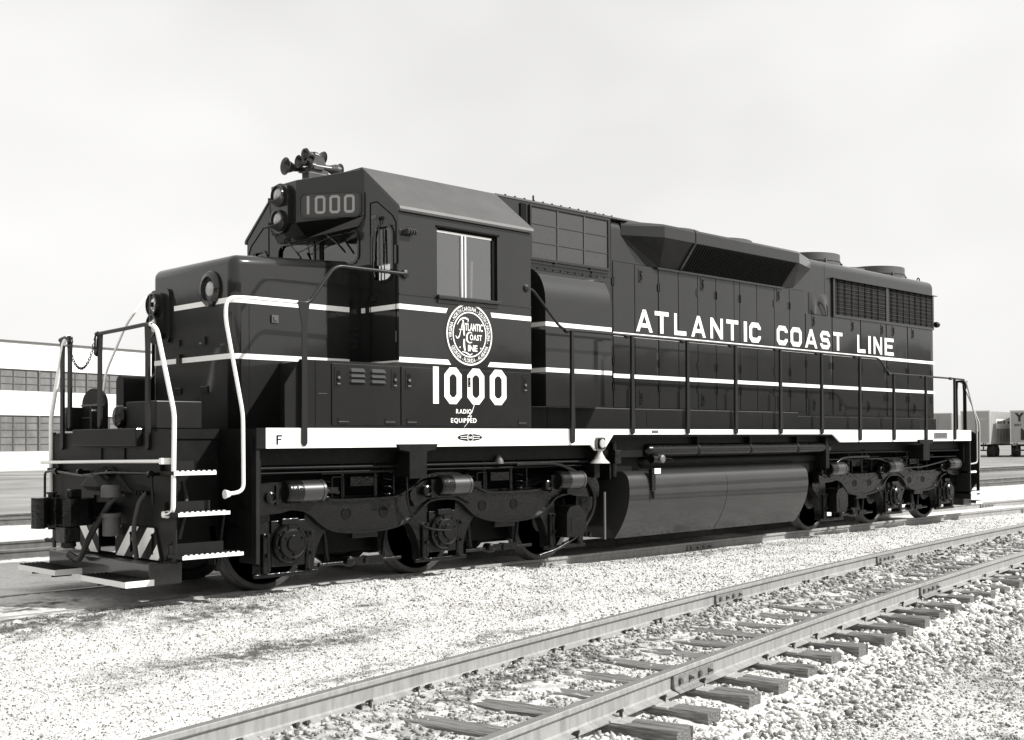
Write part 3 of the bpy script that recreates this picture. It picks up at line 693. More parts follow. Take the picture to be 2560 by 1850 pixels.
# front wall openings: two side windows (doors) and two centre windshields
FW = [(-1.40,-1.05,3.29,3.88),(1.05,1.40,3.29,3.88),(-.79,-.06,3.55,3.90),(.06,.79,3.55,3.90)]
def P3(u, v): return (CX0, u, v)
wallgrid(c, [-CW,-1.40,-1.05,-.79,-.06,.06,.79,1.05,1.40,CW], [FLOORZ-.02,3.29,3.55,3.88,3.90,EZ], FW, P3)
for h in FW: reveal(c, h, lambda u, v, d: (CX0+d, u, v), .04)
roofP = [(-CW,EZ),(-RW,RZ),(RW,RZ),(CW,EZ)]
c.add([(CX0,y,z) for y,z in roofP], [(0,1,2,3)]); c.add([(CX1,y,z) for y,z in roofP], [(0,1,2,3)])
RH = (1.12, 1.42, 3.66, 3.94)
wallgrid(c, [-CW, RH[0], RH[1], CW], [FLOORZ, RH[2], RH[3], EZ], [RH], lambda u, v: (CX1, u, v))
reveal(c, RH, lambda u, v, d: (CX1-d, u, v), .05)
c.add([(CX0,-CW,FLOORZ),(CX0,CW,FLOORZ),(CX1,CW,FLOORZ),(CX1,-CW,FLOORZ)], [(0,1,2,3)])
cabo = part(c, 'cab')
# interior shell
it = MM(INT); it.box(CX0+.45, CX1-.06, -1.40, -1.39, 2.5, 3.12); it.box(CX0+.45, CX1-.06, 1.39, 1.40, 2.5, 3.12)
wallgrid(it, [-1.46, RH[0], RH[1], 1.46], [2.45, RH[2], RH[3], EZ], [RH], lambda u, v: (CX1-.05, u, v)); it.add([(CX1-.05,1.46,EZ),(CX1-.05,.85,4.5),(CX1-.05,-.85,4.5),(CX1-.05,-1.46,EZ)], [(0,1,2,3)])
it.add([(CX0+.02,-1.45,EZ-.01),(CX0+.02,-.86,4.52),(CX1-.05,-.86,4.52),(CX1-.05,-1.45,EZ-.01)], [(0,1,2,3)]); it.add([(CX0+.02,1.45,EZ-.01),(CX0+.02,.86,4.52),(CX1-.05,.86,4.52),(CX1-.05,1.45,EZ-.01)], [(0,1,2,3)])
it.add([(CX0+.02,-.86,4.52),(CX0+.02,.86,4.52),(CX1-.05,.86,4.52),(CX1-.05,-.86,4.52)], [(0,1,2,3)])
it.mat(BLACKD).box(WIN[0]-.05, WIN[1]+.05, 1.40, 1.43, 3.12, 3.95); it.mat(INT); it.box(3.9, 4.5, -.75, .1, 2.5, 3.25); it.mat(BLACKD).box(5.06,5.075,1.29,1.30,3.66,3.94).box(5.06,5.075,1.22,1.225,3.66,3.94)  # dark panel added inside the far window to block the sky behind it
part(it, 'interior', cabo)
# roof plate with overhang
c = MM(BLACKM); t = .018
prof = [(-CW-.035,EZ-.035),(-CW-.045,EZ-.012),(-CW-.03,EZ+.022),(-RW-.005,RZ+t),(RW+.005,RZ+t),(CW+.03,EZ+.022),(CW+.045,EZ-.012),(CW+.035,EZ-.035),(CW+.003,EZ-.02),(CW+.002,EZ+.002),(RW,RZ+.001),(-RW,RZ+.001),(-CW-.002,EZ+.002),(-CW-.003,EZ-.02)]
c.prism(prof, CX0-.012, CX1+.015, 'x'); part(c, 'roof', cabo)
# side windows
for sy in (-1, 1):
    f = MM(GROOVE); x0, x1, z0, z1 = WIN; y = sy*(CW-.045)
    f.box(x0, x1, min(y,y+sy*.012), max(y,y+sy*.012), z1-.03, z1); f.box(x1-.055, x1, min(y,y+sy*.014), max(y,y+sy*.014), z0, z1-.03)
    f.mat(ALU); f.box(x0, x1-.07, min(y,y+sy*.02), max(y,y+sy*.02), z1-.052, z1-.032)
    xm = x0+.425
    for a in (xm-.036, xm+.012): f.box(a, a+.024, min(y,y+sy*.022), max(y,y+sy*.022), z0, z1-.052)
    f.mat(GROOVE); f.box(xm-.012, xm+.012, min(y,y+sy*.016), max(y,y+sy*.016), z0, z1-.052); f.box(x0,x1,min(y,y+sy*.012),max(y,y+sy*.012),z0,z0+.01)
    wf = part(f, 'window_frame', cabo)
    part(MM(GLASS2).add([(x0,y,z0),(x1,y,z0),(x1,y,z1),(x0,y,z1)], [(0,1,2,3)]), 'window_pane', cabo)
    s = MM(BLACK).box(x0-.01, x1+.02, min(sy*CW,sy*(CW+.05)), max(sy*CW,sy*(CW+.05)), z0-.045, z0-.005); s.box(x0+.0, x1+.0, min(sy*CW,sy*(CW+.015)), max(sy*CW,sy*(CW+.015)), z0-.09, z0-.045)
    part(s, 'armrest', cabo, bevel=.006)
    s = MM(BLACK).box(CX0+.005, CX1, min(sy*CW,sy*(CW+.012)), max(sy*CW,sy*(CW+.012)), 3.045+.055, 3.07+.055) if False else MM(BLACK).box(CX0+.005, x0-.012, min(sy*CW,sy*(CW+.010)), max(sy*CW,sy*(CW+.010)), 3.118, 3.130).box(x1+.022, CX1, min(sy*CW,sy*(CW+.010)), max(sy*CW,sy*(CW+.010)), 3.118, 3.130)
    part(s, 'belt_rail', cabo)
    # awning track over window
    part(MM(GROOVE).box(x0-.01, x1+.02, min(sy*CW,sy*(CW+.018)), max(sy*CW,sy*(CW+.018)), z1-.004, z1+.014), 'rain_gutter', cabo)
# curtain/post seen through the pane
part(MM(INT).tube([(4.33,-1.30,3.14),(4.34,-1.30,3.5),(4.345,-1.30,3.62)], .02, 8), 'lever', cabo)
# front windows: rounded gaskets + glass
def gasket(mb, h, r, wdt, X):
    x0, x1, z0, z1 = h; ou = rrect(x0-wdt, x1+wdt, z0-wdt, z1+wdt, r+wdt); inn = rrect(x0+.004, x1-.004, z0+.004, z1-.004, r); n = len(ou)
    mb.add([(X, p[0], p[1]) for p in ou]+[(X, p[0], p[1]) for p in inn]+[(X+.014, p[0], p[1]) for p in ou], [(i, (i+1) % n, n+(i+1) % n, n+i) for i in range(n)]+[(i, 2*n+i, 2*n+(i+1) % n, (i+1) % n) for i in range(n)])
    # corner fillets
    return mb
for i, h in enumerate(FW):
    rr_ = .11 if i < 2 else .09
    part(gasket(MM(BLACK), h, rr_, .022, CX0-.014), 'window_gasket', cabo)
    part(MM(GLASS).add([(CX0+.02,h[0],h[2]),(CX0+.02,h[1],h[2]),(CX0+.02,h[1],h[3]),(CX0+.02,h[0],h[3])], [(0,1,2,3)]), 'windshield', cabo)
# door outline on cab front
dr = MM(GROOVE); XX = CX0-.003
for sy in (-1, 1):
    pts = [(sy*1.01,2.40),(sy*1.01,4.17),(sy*1.13,4.17),(sy*1.40,3.98),(sy*1.455,3.9),(sy*1.455,2.40)]
    for a, b_ in zip(pts[:-1], pts[1:]): dr.tube([(XX, *a), (XX, *b_)], .006, 6)
part(dr, 'door_seam', cabo)
for q_ in ((-1.478, -1.46, 3.45, 3.65), (-1.478, -1.46, 2.6, 2.72), (-.99, -.95, 2.95, 3.13), (-1.12, -1.04, 3.07, 3.12)): part(MM(BLACK).box(CX0-.03, CX0, *q_), 'door_hinge', cabo)
# stripes, number and herald on the cab side
for sy in (-1, 1):
    y0, y1 = (sy*(CW+.003), sy*CW)
    for P_ in ([(CX0+.003, ZU0), (3.77, ZU0), (3.80, ZU1), (CX0+.003, ZU1)], [(4.48, ZU0), (CX1, ZU0), (CX1, ZU1), (4.46, ZU1)], [(CX0+.003, ZL0), (3.845, ZL0), (3.80, ZL1), (CX0+.003, ZL1)], [(4.41, ZL0), (CX1, ZL0), (CX1, ZL1), (4.45, ZL1)]):
        part(MM(WHITE).prism(P_, y0, y1, 'y'), 'stripe', cabo)
for q_ in ((-1.5, -.84, ZU0, ZU1), (-1.5, -.84, ZL0, ZL0+.02), (.84, 1.5, ZU0, ZU1)): part(MM(WHITE).box(CX0-.003, CX0, *q_), 'stripe', cabo)
PC = side(-CW-.0035); h = MM(BLACK); cx, cz = 4.13, 2.74
h.lathe([(.375, -CW-.002), (.375, -CW)], (cx, 0, cz), 'y', 48)
h.mat(WHITE)
def ring(R0, R1, n=72):
    vs = [PC(cx+R*math.cos(2*PI*k/n), cz+R*math.sin(2*PI*k/n)) for R in (R0, R1) for k in range(n)]
    h.add(vs, [(k, (k+1) % n, n+(k+1) % n, n+k) for k in range(n)])
ring(.334, .352); ring(.246, .260)
TR = .297
arctext(h, '- VIRGINIA - NORTH CAROLINA - SOUTH CAROLINA -', cx, cz, TR, PI/2-.03, .066, PC, spread=math.radians(212))
arctext(h, 'GEORGIA - FLORIDA - ALABAMA', cx, cz, TR, 1.5*PI+.03, .066, PC, inward=True, spread=math.radians(128))
def swash(pts, w0, w1):
    pts = [Vector(p) for p in round_path([(p[0], p[1], 0) for p in pts], .06, 6)]; n = len(pts); vs = []
    for i, p in enumerate(pts):
        a = pts[max(i-1,0)]; c_ = pts[min(i+1,n-1)]; d = (c_-a).normalized(); nn = Vector((-d.y, d.x, 0)); ww = w0+(w1-w0)*math.sin(PI*i/(n-1))
        for s_ in (-1, 1): q = p+nn*s_*ww/2; vs.append((q.x, -CW-.0045, q.y))
    h.add(vs, [(2*i, 2*i+1, 2*i+3, 2*i+2) for i in range(n-1)])
text(h, 'TLANTIC', cx+.065, cz+.045, .118, PC, .022, wid=.275)
text(h, 'OAST', cx+.095, cz-.060, .088, PC, .022, wid=.185)
text(h, 'INE', cx+.045, cz-.188, .100, PC, .026, wid=.145)
swash([(cx-.215,cz-.02),(cx-.195,cz-.055),(cx-.16,cz-.03),(cx-.105,cz+.15)], .008, .016); swash([(cx-.105,cz+.16),(cx-.095,cz+.08),(cx-.085,cz-.015)], .020, .030)
swash([(cx-.19,cz+.105),(cx-.15,cz+.165),(cx-.08,cz+.19),(cx-.02,cz+.17),(cx-.03,cz+.14)], .008, .020); swash([(cx-.165,cz+.05),(cx-.10,cz+.052)], .008, .010)
swash([(cx+.035,cz+.018),(cx+.0,cz+.030),(cx-.045,cz-.0),(cx-.045,cz-.075),(cx-.0,cz-.095),(cx+.035,cz-.085)], .008, .022)
swash([(cx-.085,cz-.055),(cx-.09,cz-.12),(cx-.075,cz-.185)], .022, .028); swash([(cx-.12,cz-.20),(cx-.06,cz-.205),(cx+.0,cz-.235),(cx+.04,cz-.215)], .008, .018)
for dx in (-.15, .17): h.lathe([(.009, -CW-.005), (.009, -CW-.002)], (cx+dx, 0, cz-.15), 'y', 10)
part(h, 'round_herald', cabo)
PD_ = side(-1.512); b = MM(WHITE)
for ch, x0, x1 in (('1', 3.570, 3.652), ('0', 3.735, 3.995), ('0', 4.083, 4.345), ('0', 4.433, 4.70)):
    glyph(b, ch, x0, x1-x0, .41, .076, lambda u, v: PD_(u, v+1.945), c=.095 if ch == '0' else None)
num = part(b, 'number_lettering')
b = MM(WHITE); PD2 = side(-1.5135)
text(b, 'RADIO', 4.025, 1.840, .070, PD2, .022, wid=.235, gap=.13); text(b, 'EQUIPPED', 4.025, 1.738, .070, PD2, .022, wid=.39, gap=.13)
for a, b_, w_ in (((4.105,1.945),(4.065,1.85),.008), ((4.065,1.85),(4.00,1.80),.006), ((4.0,1.80),(4.06,1.815),.006), ((4.06,1.815),(4.01,1.74),.007), ((4.01,1.74),(3.945,1.685),.004)):
    stroke(b, [a, b_], w_, side(-1.5145-.0004*len(b.f)))
part(b, 'radio_lettering')
# small things at the cab's front edge
b = MM(BRONZE)
for k in range(4): b.lathe([(.03,0),(.035,.012),(.03,.02)], (CX0+.07+.035*k, -1.56, 3.80), 'x', 14)
b.box(CX0+.06, CX0+.2, -1.54, -1.5, 3.78, 3.82); part(b, 'bracket', cabo)

# ---- headlight / number board housing over the windshield
HX, HY0, HY1 = 2.64, .25, .90; HT, HB = 4.48, 3.99
b = MM(BLACK)
pl_ = [(CX0, -HY1), (HX, -HY0), (HX, HY0), (CX0, HY1)]
top = [(CX0, -HY1, RZ), (HX, -HY0, HT), (HX, HY0, HT), (CX0, HY1, RZ)]; bot = [(CX0, -HY1, 4.05), (HX, -HY0, HB), (HX, HY0, HB), (CX0, HY1, 4.05)]
b.add(top+bot, [(0,1,2,3), (4,5,6,7), (0,1,5,4), (1,2,6,5), (2,3,7,6)])
# eyebrow tapering down to the windshield
b.add([(CX0,-HY1,4.05),(HX,-HY0,HB),(HX,HY0,HB),(CX0,HY1,4.05),(CX0-.01,-.80,3.93),(CX0-.22,-.12,3.86),(CX0-.22,.12,3.86),(CX0-.01,.80,3.93)], [(0,1,5,4),(1,2,6,5),(2,3,7,6),(4,5,6,7)])
hs = part(b, 'number_housing', cabo, bevel=.012)
# twin headlight unit
b = MM(BLACK); b.prism(rrect(-.17, .17, 3.90, 4.47, .165, 8), HX-.06, HX, 'x'); b.mat(STEEL); 
nprof = rrect(-.175, .175, 3.895, 4.475, .17, 8)
hl = part(b, 'headlight_housing', cabo, bevel=.015)
for z, hd in ((4.33, 1), (4.05, 1)):
    b = MM(BLACK); b.lathe([(.12,0),(.117,-.04),(.105,-.045),(.097,-.005)], (HX-.06, 0, z), 'x', 28); b.mat(LENSM); b.lathe([(.098,-.006),(.07,-.03),(.002,-.04)], (HX-.06, 0, z), 'x', 28)
    # visor
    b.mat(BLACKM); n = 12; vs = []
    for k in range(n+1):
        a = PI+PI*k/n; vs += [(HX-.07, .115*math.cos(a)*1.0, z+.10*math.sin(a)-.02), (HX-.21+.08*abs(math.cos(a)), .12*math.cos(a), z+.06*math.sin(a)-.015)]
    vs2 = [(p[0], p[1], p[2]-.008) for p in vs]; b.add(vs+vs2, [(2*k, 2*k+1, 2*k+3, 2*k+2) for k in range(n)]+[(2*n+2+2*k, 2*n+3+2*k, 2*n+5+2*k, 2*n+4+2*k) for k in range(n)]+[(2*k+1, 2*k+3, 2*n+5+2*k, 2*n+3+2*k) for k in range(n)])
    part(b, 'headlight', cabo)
# number boards
for sy in (-1, 1):
    A = Vector((HX, sy*HY0, 0)); B = Vector((CX0, sy*HY1, 0)); d = (B-A).normalized(); nn = Vector((-abs(d.y), sy*d.x, 0)).normalized(); Lb = (B-A).length
    def PN(u_, v_, o_=0, A=A, d=d, nn=nn): p = A+d*u_+nn*o_; return (p.x, p.y, v_)
    b = MM(BLACK); ou = rrect(.035, Lb-.03, 4.035, 4.335, .075, 6); inn = rrect(.055, Lb-.05, 4.055, 4.315, .06, 6); n = len(ou)
    b.add([PN(*p, .0) for p in ou]+[PN(*p, .018) for p in ou]+[PN(*p, .018) for p in inn]+[PN(*p, .008) for p in inn], [(k*n+i, k*n+(i+1) % n, (k+1)*n+(i+1) % n, (k+1)*n+i) for k in range(3) for i in range(n)])
    b.mat(BOARD).add([PN(*p, .006) for p in inn], [tuple(range(n))]); b.mat(BOARDW)
    wds = (.05, .125, .125, .125); gp = .045; tot = sum(wds)+3*gp; x = (Lb-tot)/2+.01
    for ch, w_ in zip('1000', wds):
        P1 = (lambda u, v, PN=PN: PN(u, v+4.085, .009)) if sy < 0 else (lambda u, v, PN=PN, Lb=Lb: PN(Lb-u, v+4.085, .009))
        glyph(b, ch, x, w_ if ch == '0' else .032, .205, .030, P1, c=.032); x += w_+gp
    part(b, 'number_board', cabo)
# wipers
def wiper(p0, p1, p2, nm='wiper'):
    b = MM(STEEL).tube([p0, p1], .007, 6); b.mat(GROOVE); 
    v = Vector(p2)-Vector(p1); b.tube([Vector(p1)-v*.8, Vector(p1)+v], .011, 6); return part(b, nm, cabo)
wiper((2.98,-.28,3.93),(3.05,-.50,3.76),(3.06,-.60,3.67)); wiper((2.98,.42,3.90),(3.05,.26,3.70),(3.06,.17,3.60))
part(MM(STEEL).tube([(3.03,.30,3.76),(3.02,-.38,3.87)], .006, 6), 'wiper_link', cabo)
b = MM(STEEL).tube([(3.05,-1.12,3.98),(3.05,-1.13,3.40),(3.06,-1.14,3.33)], .007, 6); b.tube([(3.05,-1.165,3.98),(3.05,-1.14,3.5)], .006, 6); b.mat(BLACKM).tube([(3.07,-1.20,3.86),(3.07,-1.21,3.45)], .010, 6); b.mat(STEEL).lathe([(.022,0),(.022,.02)], (3.04,-1.12,3.99), 'x', 10).lathe([(.022,0),(.022,.02)], (3.04,-1.165,3.99), 'x', 10); part(b, 'wiper', cabo)
b = MM(STEEL).tube([(3.05,1.30,3.86),(3.05,1.05,3.60)], .008, 6); b.mat(BLACKM).tube([(3.06,1.25,3.80),(3.06,1.0,3.62)], .012, 6); part(b, 'wiper', cabo)
# air horn on the roof
hb = MM(BRONZE); hb.box(3.0, 3.3, .02, .16, 4.59, 4.68); hb.prism([(3.02,4.66),(3.30,4.66),(3.22,4.88),(3.10,4.88)], .03, .13, 'y')
horn = part(hb, 'air_horn', LOCO, bevel=.006)
def trumpet(x, y, z, s, L_, R, nm='horn_bell'):
    b = MM(BRONZE); b.lathe([(.03,0),(.035,s*L_*.35),(.045,s*L_*.6),(.07,s*L_*.82),(R*.75,s*L_*.95),(R,s*L_),(R*.95,s*L_*1.01),(R*.7,s*L_*.94),(.03,s*L_*.75),(.001,s*L_*.7)], (x, y, z), 'x', 24); b.lathe([(.045,0),(.045,-s*.05),(.03,-s*.06)], (x,y,z), 'x', 16); return part(b, nm, horn)
trumpet(3.14, .28, 4.76, -1, .29, .105); trumpet(3.12, .16, 4.81, -1, .17, .078); trumpet(3.12, .10, 4.90, -1, .13, .062); trumpet(3.10, .05, 4.76, 1, .36, .09); trumpet(3.20, .19, 4.92, 1, .13, .078)
part(MM(BRONZE).box(3.06,3.20,.0,.32,4.72,4.76).box(3.09,3.17,.05,.24,4.86,4.89), 'horn_manifold', horn)

# ---- long hood
H0, H1, HZ = CX1+.002, 17.03, 4.585
b = MM(BLACK)
R_ = .15
arc = [(-HW+R_-R_*math.cos(a), HZ-R_+R_*math.sin(a)) for a in np.linspace(0, PI/2, 8)]
prof = [(-HW, ZD)]+arc+[(-p[0], p[1]) for p in arc[::-1]]+[(HW, ZD)]
b.prism(prof, 7.34, H1-.06, 'x', True)
# rounded rear rim
inner = [(p[0]*.965, ZD+(p[1]-ZD)*.985) for p in prof]
n = len(prof); b.add([(H1-.06, *p) for p in prof]+[(H1, *p) for p in inner], [(i, (i+1) % n, n+(i+1) % n, n+i) for i in range(n)], True); b.add([(H1, *p) for p in inner], [tuple(range(n))])
b.prism([(-HW, ZD), (-HW, 4.575), (HW, 4.575), (HW, ZD)], H0, 7.34, 'x')
hood = part(b, 'long_hood')
hm = hood.modifiers.new('e', 'EDGE_SPLIT'); hm.split_angle = math.radians(35)
# roof plate over the front section, with bolt heads
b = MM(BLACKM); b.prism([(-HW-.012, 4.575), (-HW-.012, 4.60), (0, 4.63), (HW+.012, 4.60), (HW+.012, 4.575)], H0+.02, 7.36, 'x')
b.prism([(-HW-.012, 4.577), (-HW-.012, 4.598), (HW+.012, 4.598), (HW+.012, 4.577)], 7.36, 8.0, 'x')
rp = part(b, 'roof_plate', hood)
b = MM(GROOVE)
for k in range(13): b.box(5.3+k*.17, 5.33+k*.17, -HW-.016, -HW-.008, 4.60, 4.612)
part(b, 'roof_bolts', rp)['kind'] = 'stuff'
part(MM(UNDER).tube([(6.0,-.7,4.6),(6.0,-.7,4.72)], .012, 8), 'roof_pin', hood)
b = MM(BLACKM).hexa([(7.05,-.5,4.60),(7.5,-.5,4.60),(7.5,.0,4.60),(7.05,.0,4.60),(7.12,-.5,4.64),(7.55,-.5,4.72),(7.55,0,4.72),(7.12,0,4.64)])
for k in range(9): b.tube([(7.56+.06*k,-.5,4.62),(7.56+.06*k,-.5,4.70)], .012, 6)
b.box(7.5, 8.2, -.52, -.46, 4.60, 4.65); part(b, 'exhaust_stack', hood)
# air filter panel
b = MM(BLACK); x0, x1, z0, z1 = 5.74, 7.30, 3.84, 4.545
for a in ((x0-.0, x1+.0, z0-.0, z0+.035), (x0, x1, z1-.02, z1), (x0, x0+.03, z0+.035, z1-.02), (x1-.04, x1, z0+.035, z1-.02)): b.box(a[0], a[1], -HW-.03, -HW, a[2], a[3])
fp = part(b, 'air_filter', hood, bevel=.003)
b = MM(mat('filter_screen', .045, .7, .3, noise=.5, nscale=90, stretch=(8, 1, .3))); b.box(x0+.03, x1-.04, -HW-.012, -HW, z0+.035, z1-.02); part(b, 'filter_screen', fp)
b = MM(mat('screen_bar_paint', .05, .5, .3))
for k in (1, 2): xx = x0+(x1-x0)*k/3; b.box(xx-.012, xx+.012, -HW-.024, -HW-.012, z0+.035, z1-.02)
for k in (1, 2): zz = z0+(z1-z0)*k/3; b.box(x0+.03, x1-.04, -HW-.020, -HW-.012, zz-.005, zz+.005)
part(b, 'screen_bars', fp)
part(MM(GROOVE).box(5.58, 5.68, -HW-.02, -HW, 4.1, 4.54), 'side_post', hood)
b = MM(BLACK).box(5.3, 7.30, -HW-.035, -HW-.02, 3.800, 3.812).box(5.3, 7.3, -HW-.012, -HW, 3.755, 3.765)
for k in range(12): b.box(5.6+k*.145, 5.612+k*.145, -HW-.016, -HW, 3.735, 3.75)
for xx in (6.2, 6.9): b.box(xx, xx+.015, -HW-.03, -HW, 3.80, 3.84)
part(b, 'rain_gutter', hood)
# blower duct bulge
BX0, BX1, BY = 5.66, 6.92, 1.235
pf = [(-HW, 1.96), (-BY, 1.96), (-BY, 3.28)]
for a in np.linspace(0, PI/2, 9)[1:]: pf.append((-BY+(BY-HW-.02)*(1-math.cos(a)), 3.28+.44*math.sin(a)))
pf.append((-HW, 3.72))
b = MM(BLACK); b.prism(pf, BX0, BX1, 'x', True); bulge = part(b, 'blower_duct', hood); e_ = bulge.modifiers.new('e', 'EDGE_SPLIT'); e_.split_angle = math.radians(35)
for z0, z1 in ((ZU0, ZU1), (ZL0, ZL1)):
    part(MM(WHITE).box(BX0-.002, BX1, -BY-.003, -BY, z0, z1).box(BX0-.003, BX0, -BY, -.90, z0, z1), 'stripe', bulge)
part(MM(GROOVE).box(BX1, BX1+.03, -HW-.004, -HW, 1.97, 3.9), 'seam', hood)
# base ledge
b = MM(BLACK).box(H0, 11.95, -HW-.075, -HW, ZD, 1.955); b.box(11.95, H1-.05, -HW-.045, -HW, ZD, 1.90); b.box(H0, H1-.05, HW, HW+.06, ZD, 1.94); part(b, 'hood_base', hood, bevel=.006)
part(MM(STEEL).box(H0, 11.95, -HW-.077, -HW-.06, 1.955, 1.962), 'base_edge', hood)
part(MM(GROOVE).box(8.0, 8.008, -HW-.077, -HW-.075, ZD, 1.95).box(10.9, 10.908, -HW-.077, -HW-.075, ZD, 1.95).box(5.98, 5.988, -HW-.077, -HW-.075, ZD, 1.95), 'base_seam', hood)
# access doors
seams = [7.37, 7.84, 8.33, 8.375, 8.84, 9.31, 9.77, 10.25, 10.40, 10.87, 11.37, 11.82, 12.29]
DZ0, DZ1 = 1.975, 3.985
lat = {1: (7.97, 3.84), 5: (9.43, 3.85), 10: (11.49, 3.85)}
def latch(x, z, par, sc_=1):
    b = MM(BLACK).box(x-.05*sc_, x+.05*sc_, -HW-.016, -HW-.010, z-.10, z+.10); b.mat(GROOVE).box(x-.028, x+.028, -HW-.019, -HW-.016, z-.075, z+.07); b.mat(BLACK).box(x-.03, x+.03, -HW-.028, -HW-.019, z-.085, z-.068).lathe([(.016,-HW-.032),(.016,-HW-.019)], (x, 0, z+.02), 'y', 8)
    part(b, 'latch', par)
def hinge(x, z, par):
    part(MM(BLACKD).tube([(x,-HW-.016,z-.06),(x,-HW-.016,z+.06)], .006, 6).mat(BLACK).box(x-.03, x+.03, -HW-.014, -HW-.010, z-.05, z+.05), 'hinge', par)
for k in range(len(seams)-1):
    a, c_ = seams[k]+.006, seams[k+1]-.006
    if c_-a < .08: continue
    d = part(MM(BLACK).box(a, c_, -HW-.010, -HW, DZ0, DZ1), 'access_door', hood, bevel=.003)
    if k in lat: latch(*lat[k], d); latch(lat[k][0], 2.12, d)
    s = .035 if k in (0, 3, 8) else None
    hx = c_-.02 if k % 2 else a+.02
    if k not in (1,):
        for z in (3.71, 2.62, 2.27): hinge(a+.012 if k in (0, 3, 6, 8, 11) else c_-.012, z, d)
rear = [12.32, 13.10, 13.18, 14.08, 14.16, 15.02, 15.10, 15.86, 15.92, 16.86]
for k in range(0, len(rear)-1, 2):
    a, c_ = rear[k], rear[k+1]
    d = part(MM(BLACK).box(a, c_, -HW-.010, -HW, 1.93, 3.625), 'access_door', hood, bevel=.003)
    latch({0: 12.56, 2: 13.86, 4: 14.9+.02, 6: 15.35, 8: 16.12}[k], 3.51, d); latch(a+.25, 2.10, d)
    for z in (2.78, 2.26): hinge(a+.02, z, d); hinge(c_-.02, z, d)
part(MM(GROOVE).box(12.94, 12.946, -HW-.0015, -HW, 3.63, 4.5).box(7.34, 7.346, -HW-.002, -HW, 1.97, 4.55).box(7.346, 12.3, -HW-.0015, -HW, 3.99, 3.996), 'panel_seam', hood)
# cloth-like dented cover beside the radiator opening
b = MM(BLACK); n1, n2 = 22, 14; vs = []
for j in range(n2+1):
    for i in range(n1+1):
        u_ = i/n1; v = j/n2; fold = .035*math.sin(u_*9+v*1.5)*(1-v)*math.sin(PI*u_)+.02*math.sin(PI*u_)*math.sin(PI*v)
        vs.append((12.42+.62*u_, -HW-.006-max(0, fold)-.01*math.sin(PI*u_), 3.63+.36*v))
b.add(vs, [(j*(n1+1)+i, j*(n1+1)+i+1, (j+1)*(n1+1)+i+1, (j+1)*(n1+1)+i) for j in range(n2) for i in range(n1)], True); part(b, 'dented_panel', hood)
# radiator grilles
gx0, gx1, gz0, gz1 = 13.24, 16.90, 3.67, 4.285
b = MM(BLACK)
for a in ((gx0-.06, gx1+.06, gz0-.045, gz0), (gx0-.06, gx0, gz0, gz1), (gx1, gx1+.06, gz0, gz1), (15.05, 15.15, gz0, gz1)): b.box(a[0], a[1], -HW-.035, -HW, a[2], a[3])
gr = part(b, 'radiator_grille', hood, bevel=.004)
part(MM(BLACK).box(gx0-.12, gx1+.14, -HW-.075, -HW, gz1, gz1+.012), 'grille_eave', gr)
part(MM(GROOVE).box(gx0, gx1, -HW-.006, -HW, gz0, gz1), 'grille_shadow_box', gr)
for a, c_ in ((gx0, 15.05), (15.15, gx1)):
    b = MM(MESHM); xx = a+.02
    while xx < c_-.01: b.box(xx-.003, xx+.003, -HW-.016, -HW-.013, gz0, gz1); xx += .045
    zz = gz0+.02
    while zz < gz1: b.box(a, c_, -HW-.019, -HW-.016, zz-.0018, zz+.0018); zz += .038
    part(b, 'grille_mesh', gr)
    b = MM(GROOVE); xx = a+.12
    while xx < c_-.05: b.box(xx-.016, xx+.016, -HW-.030, -HW-.020, gz0, gz1); xx += .235
    part(b, 'shutter_bars', gr)
    b = MM(MESHM)
    for k in range(1, 9): b.box(a, c_, -HW-.036, -HW-.031, gz0+(gz1-gz0)*k/9-.0015, gz0+(gz1-gz0)*k/9+.0015)
    part(b, 'wire_guard', gr)
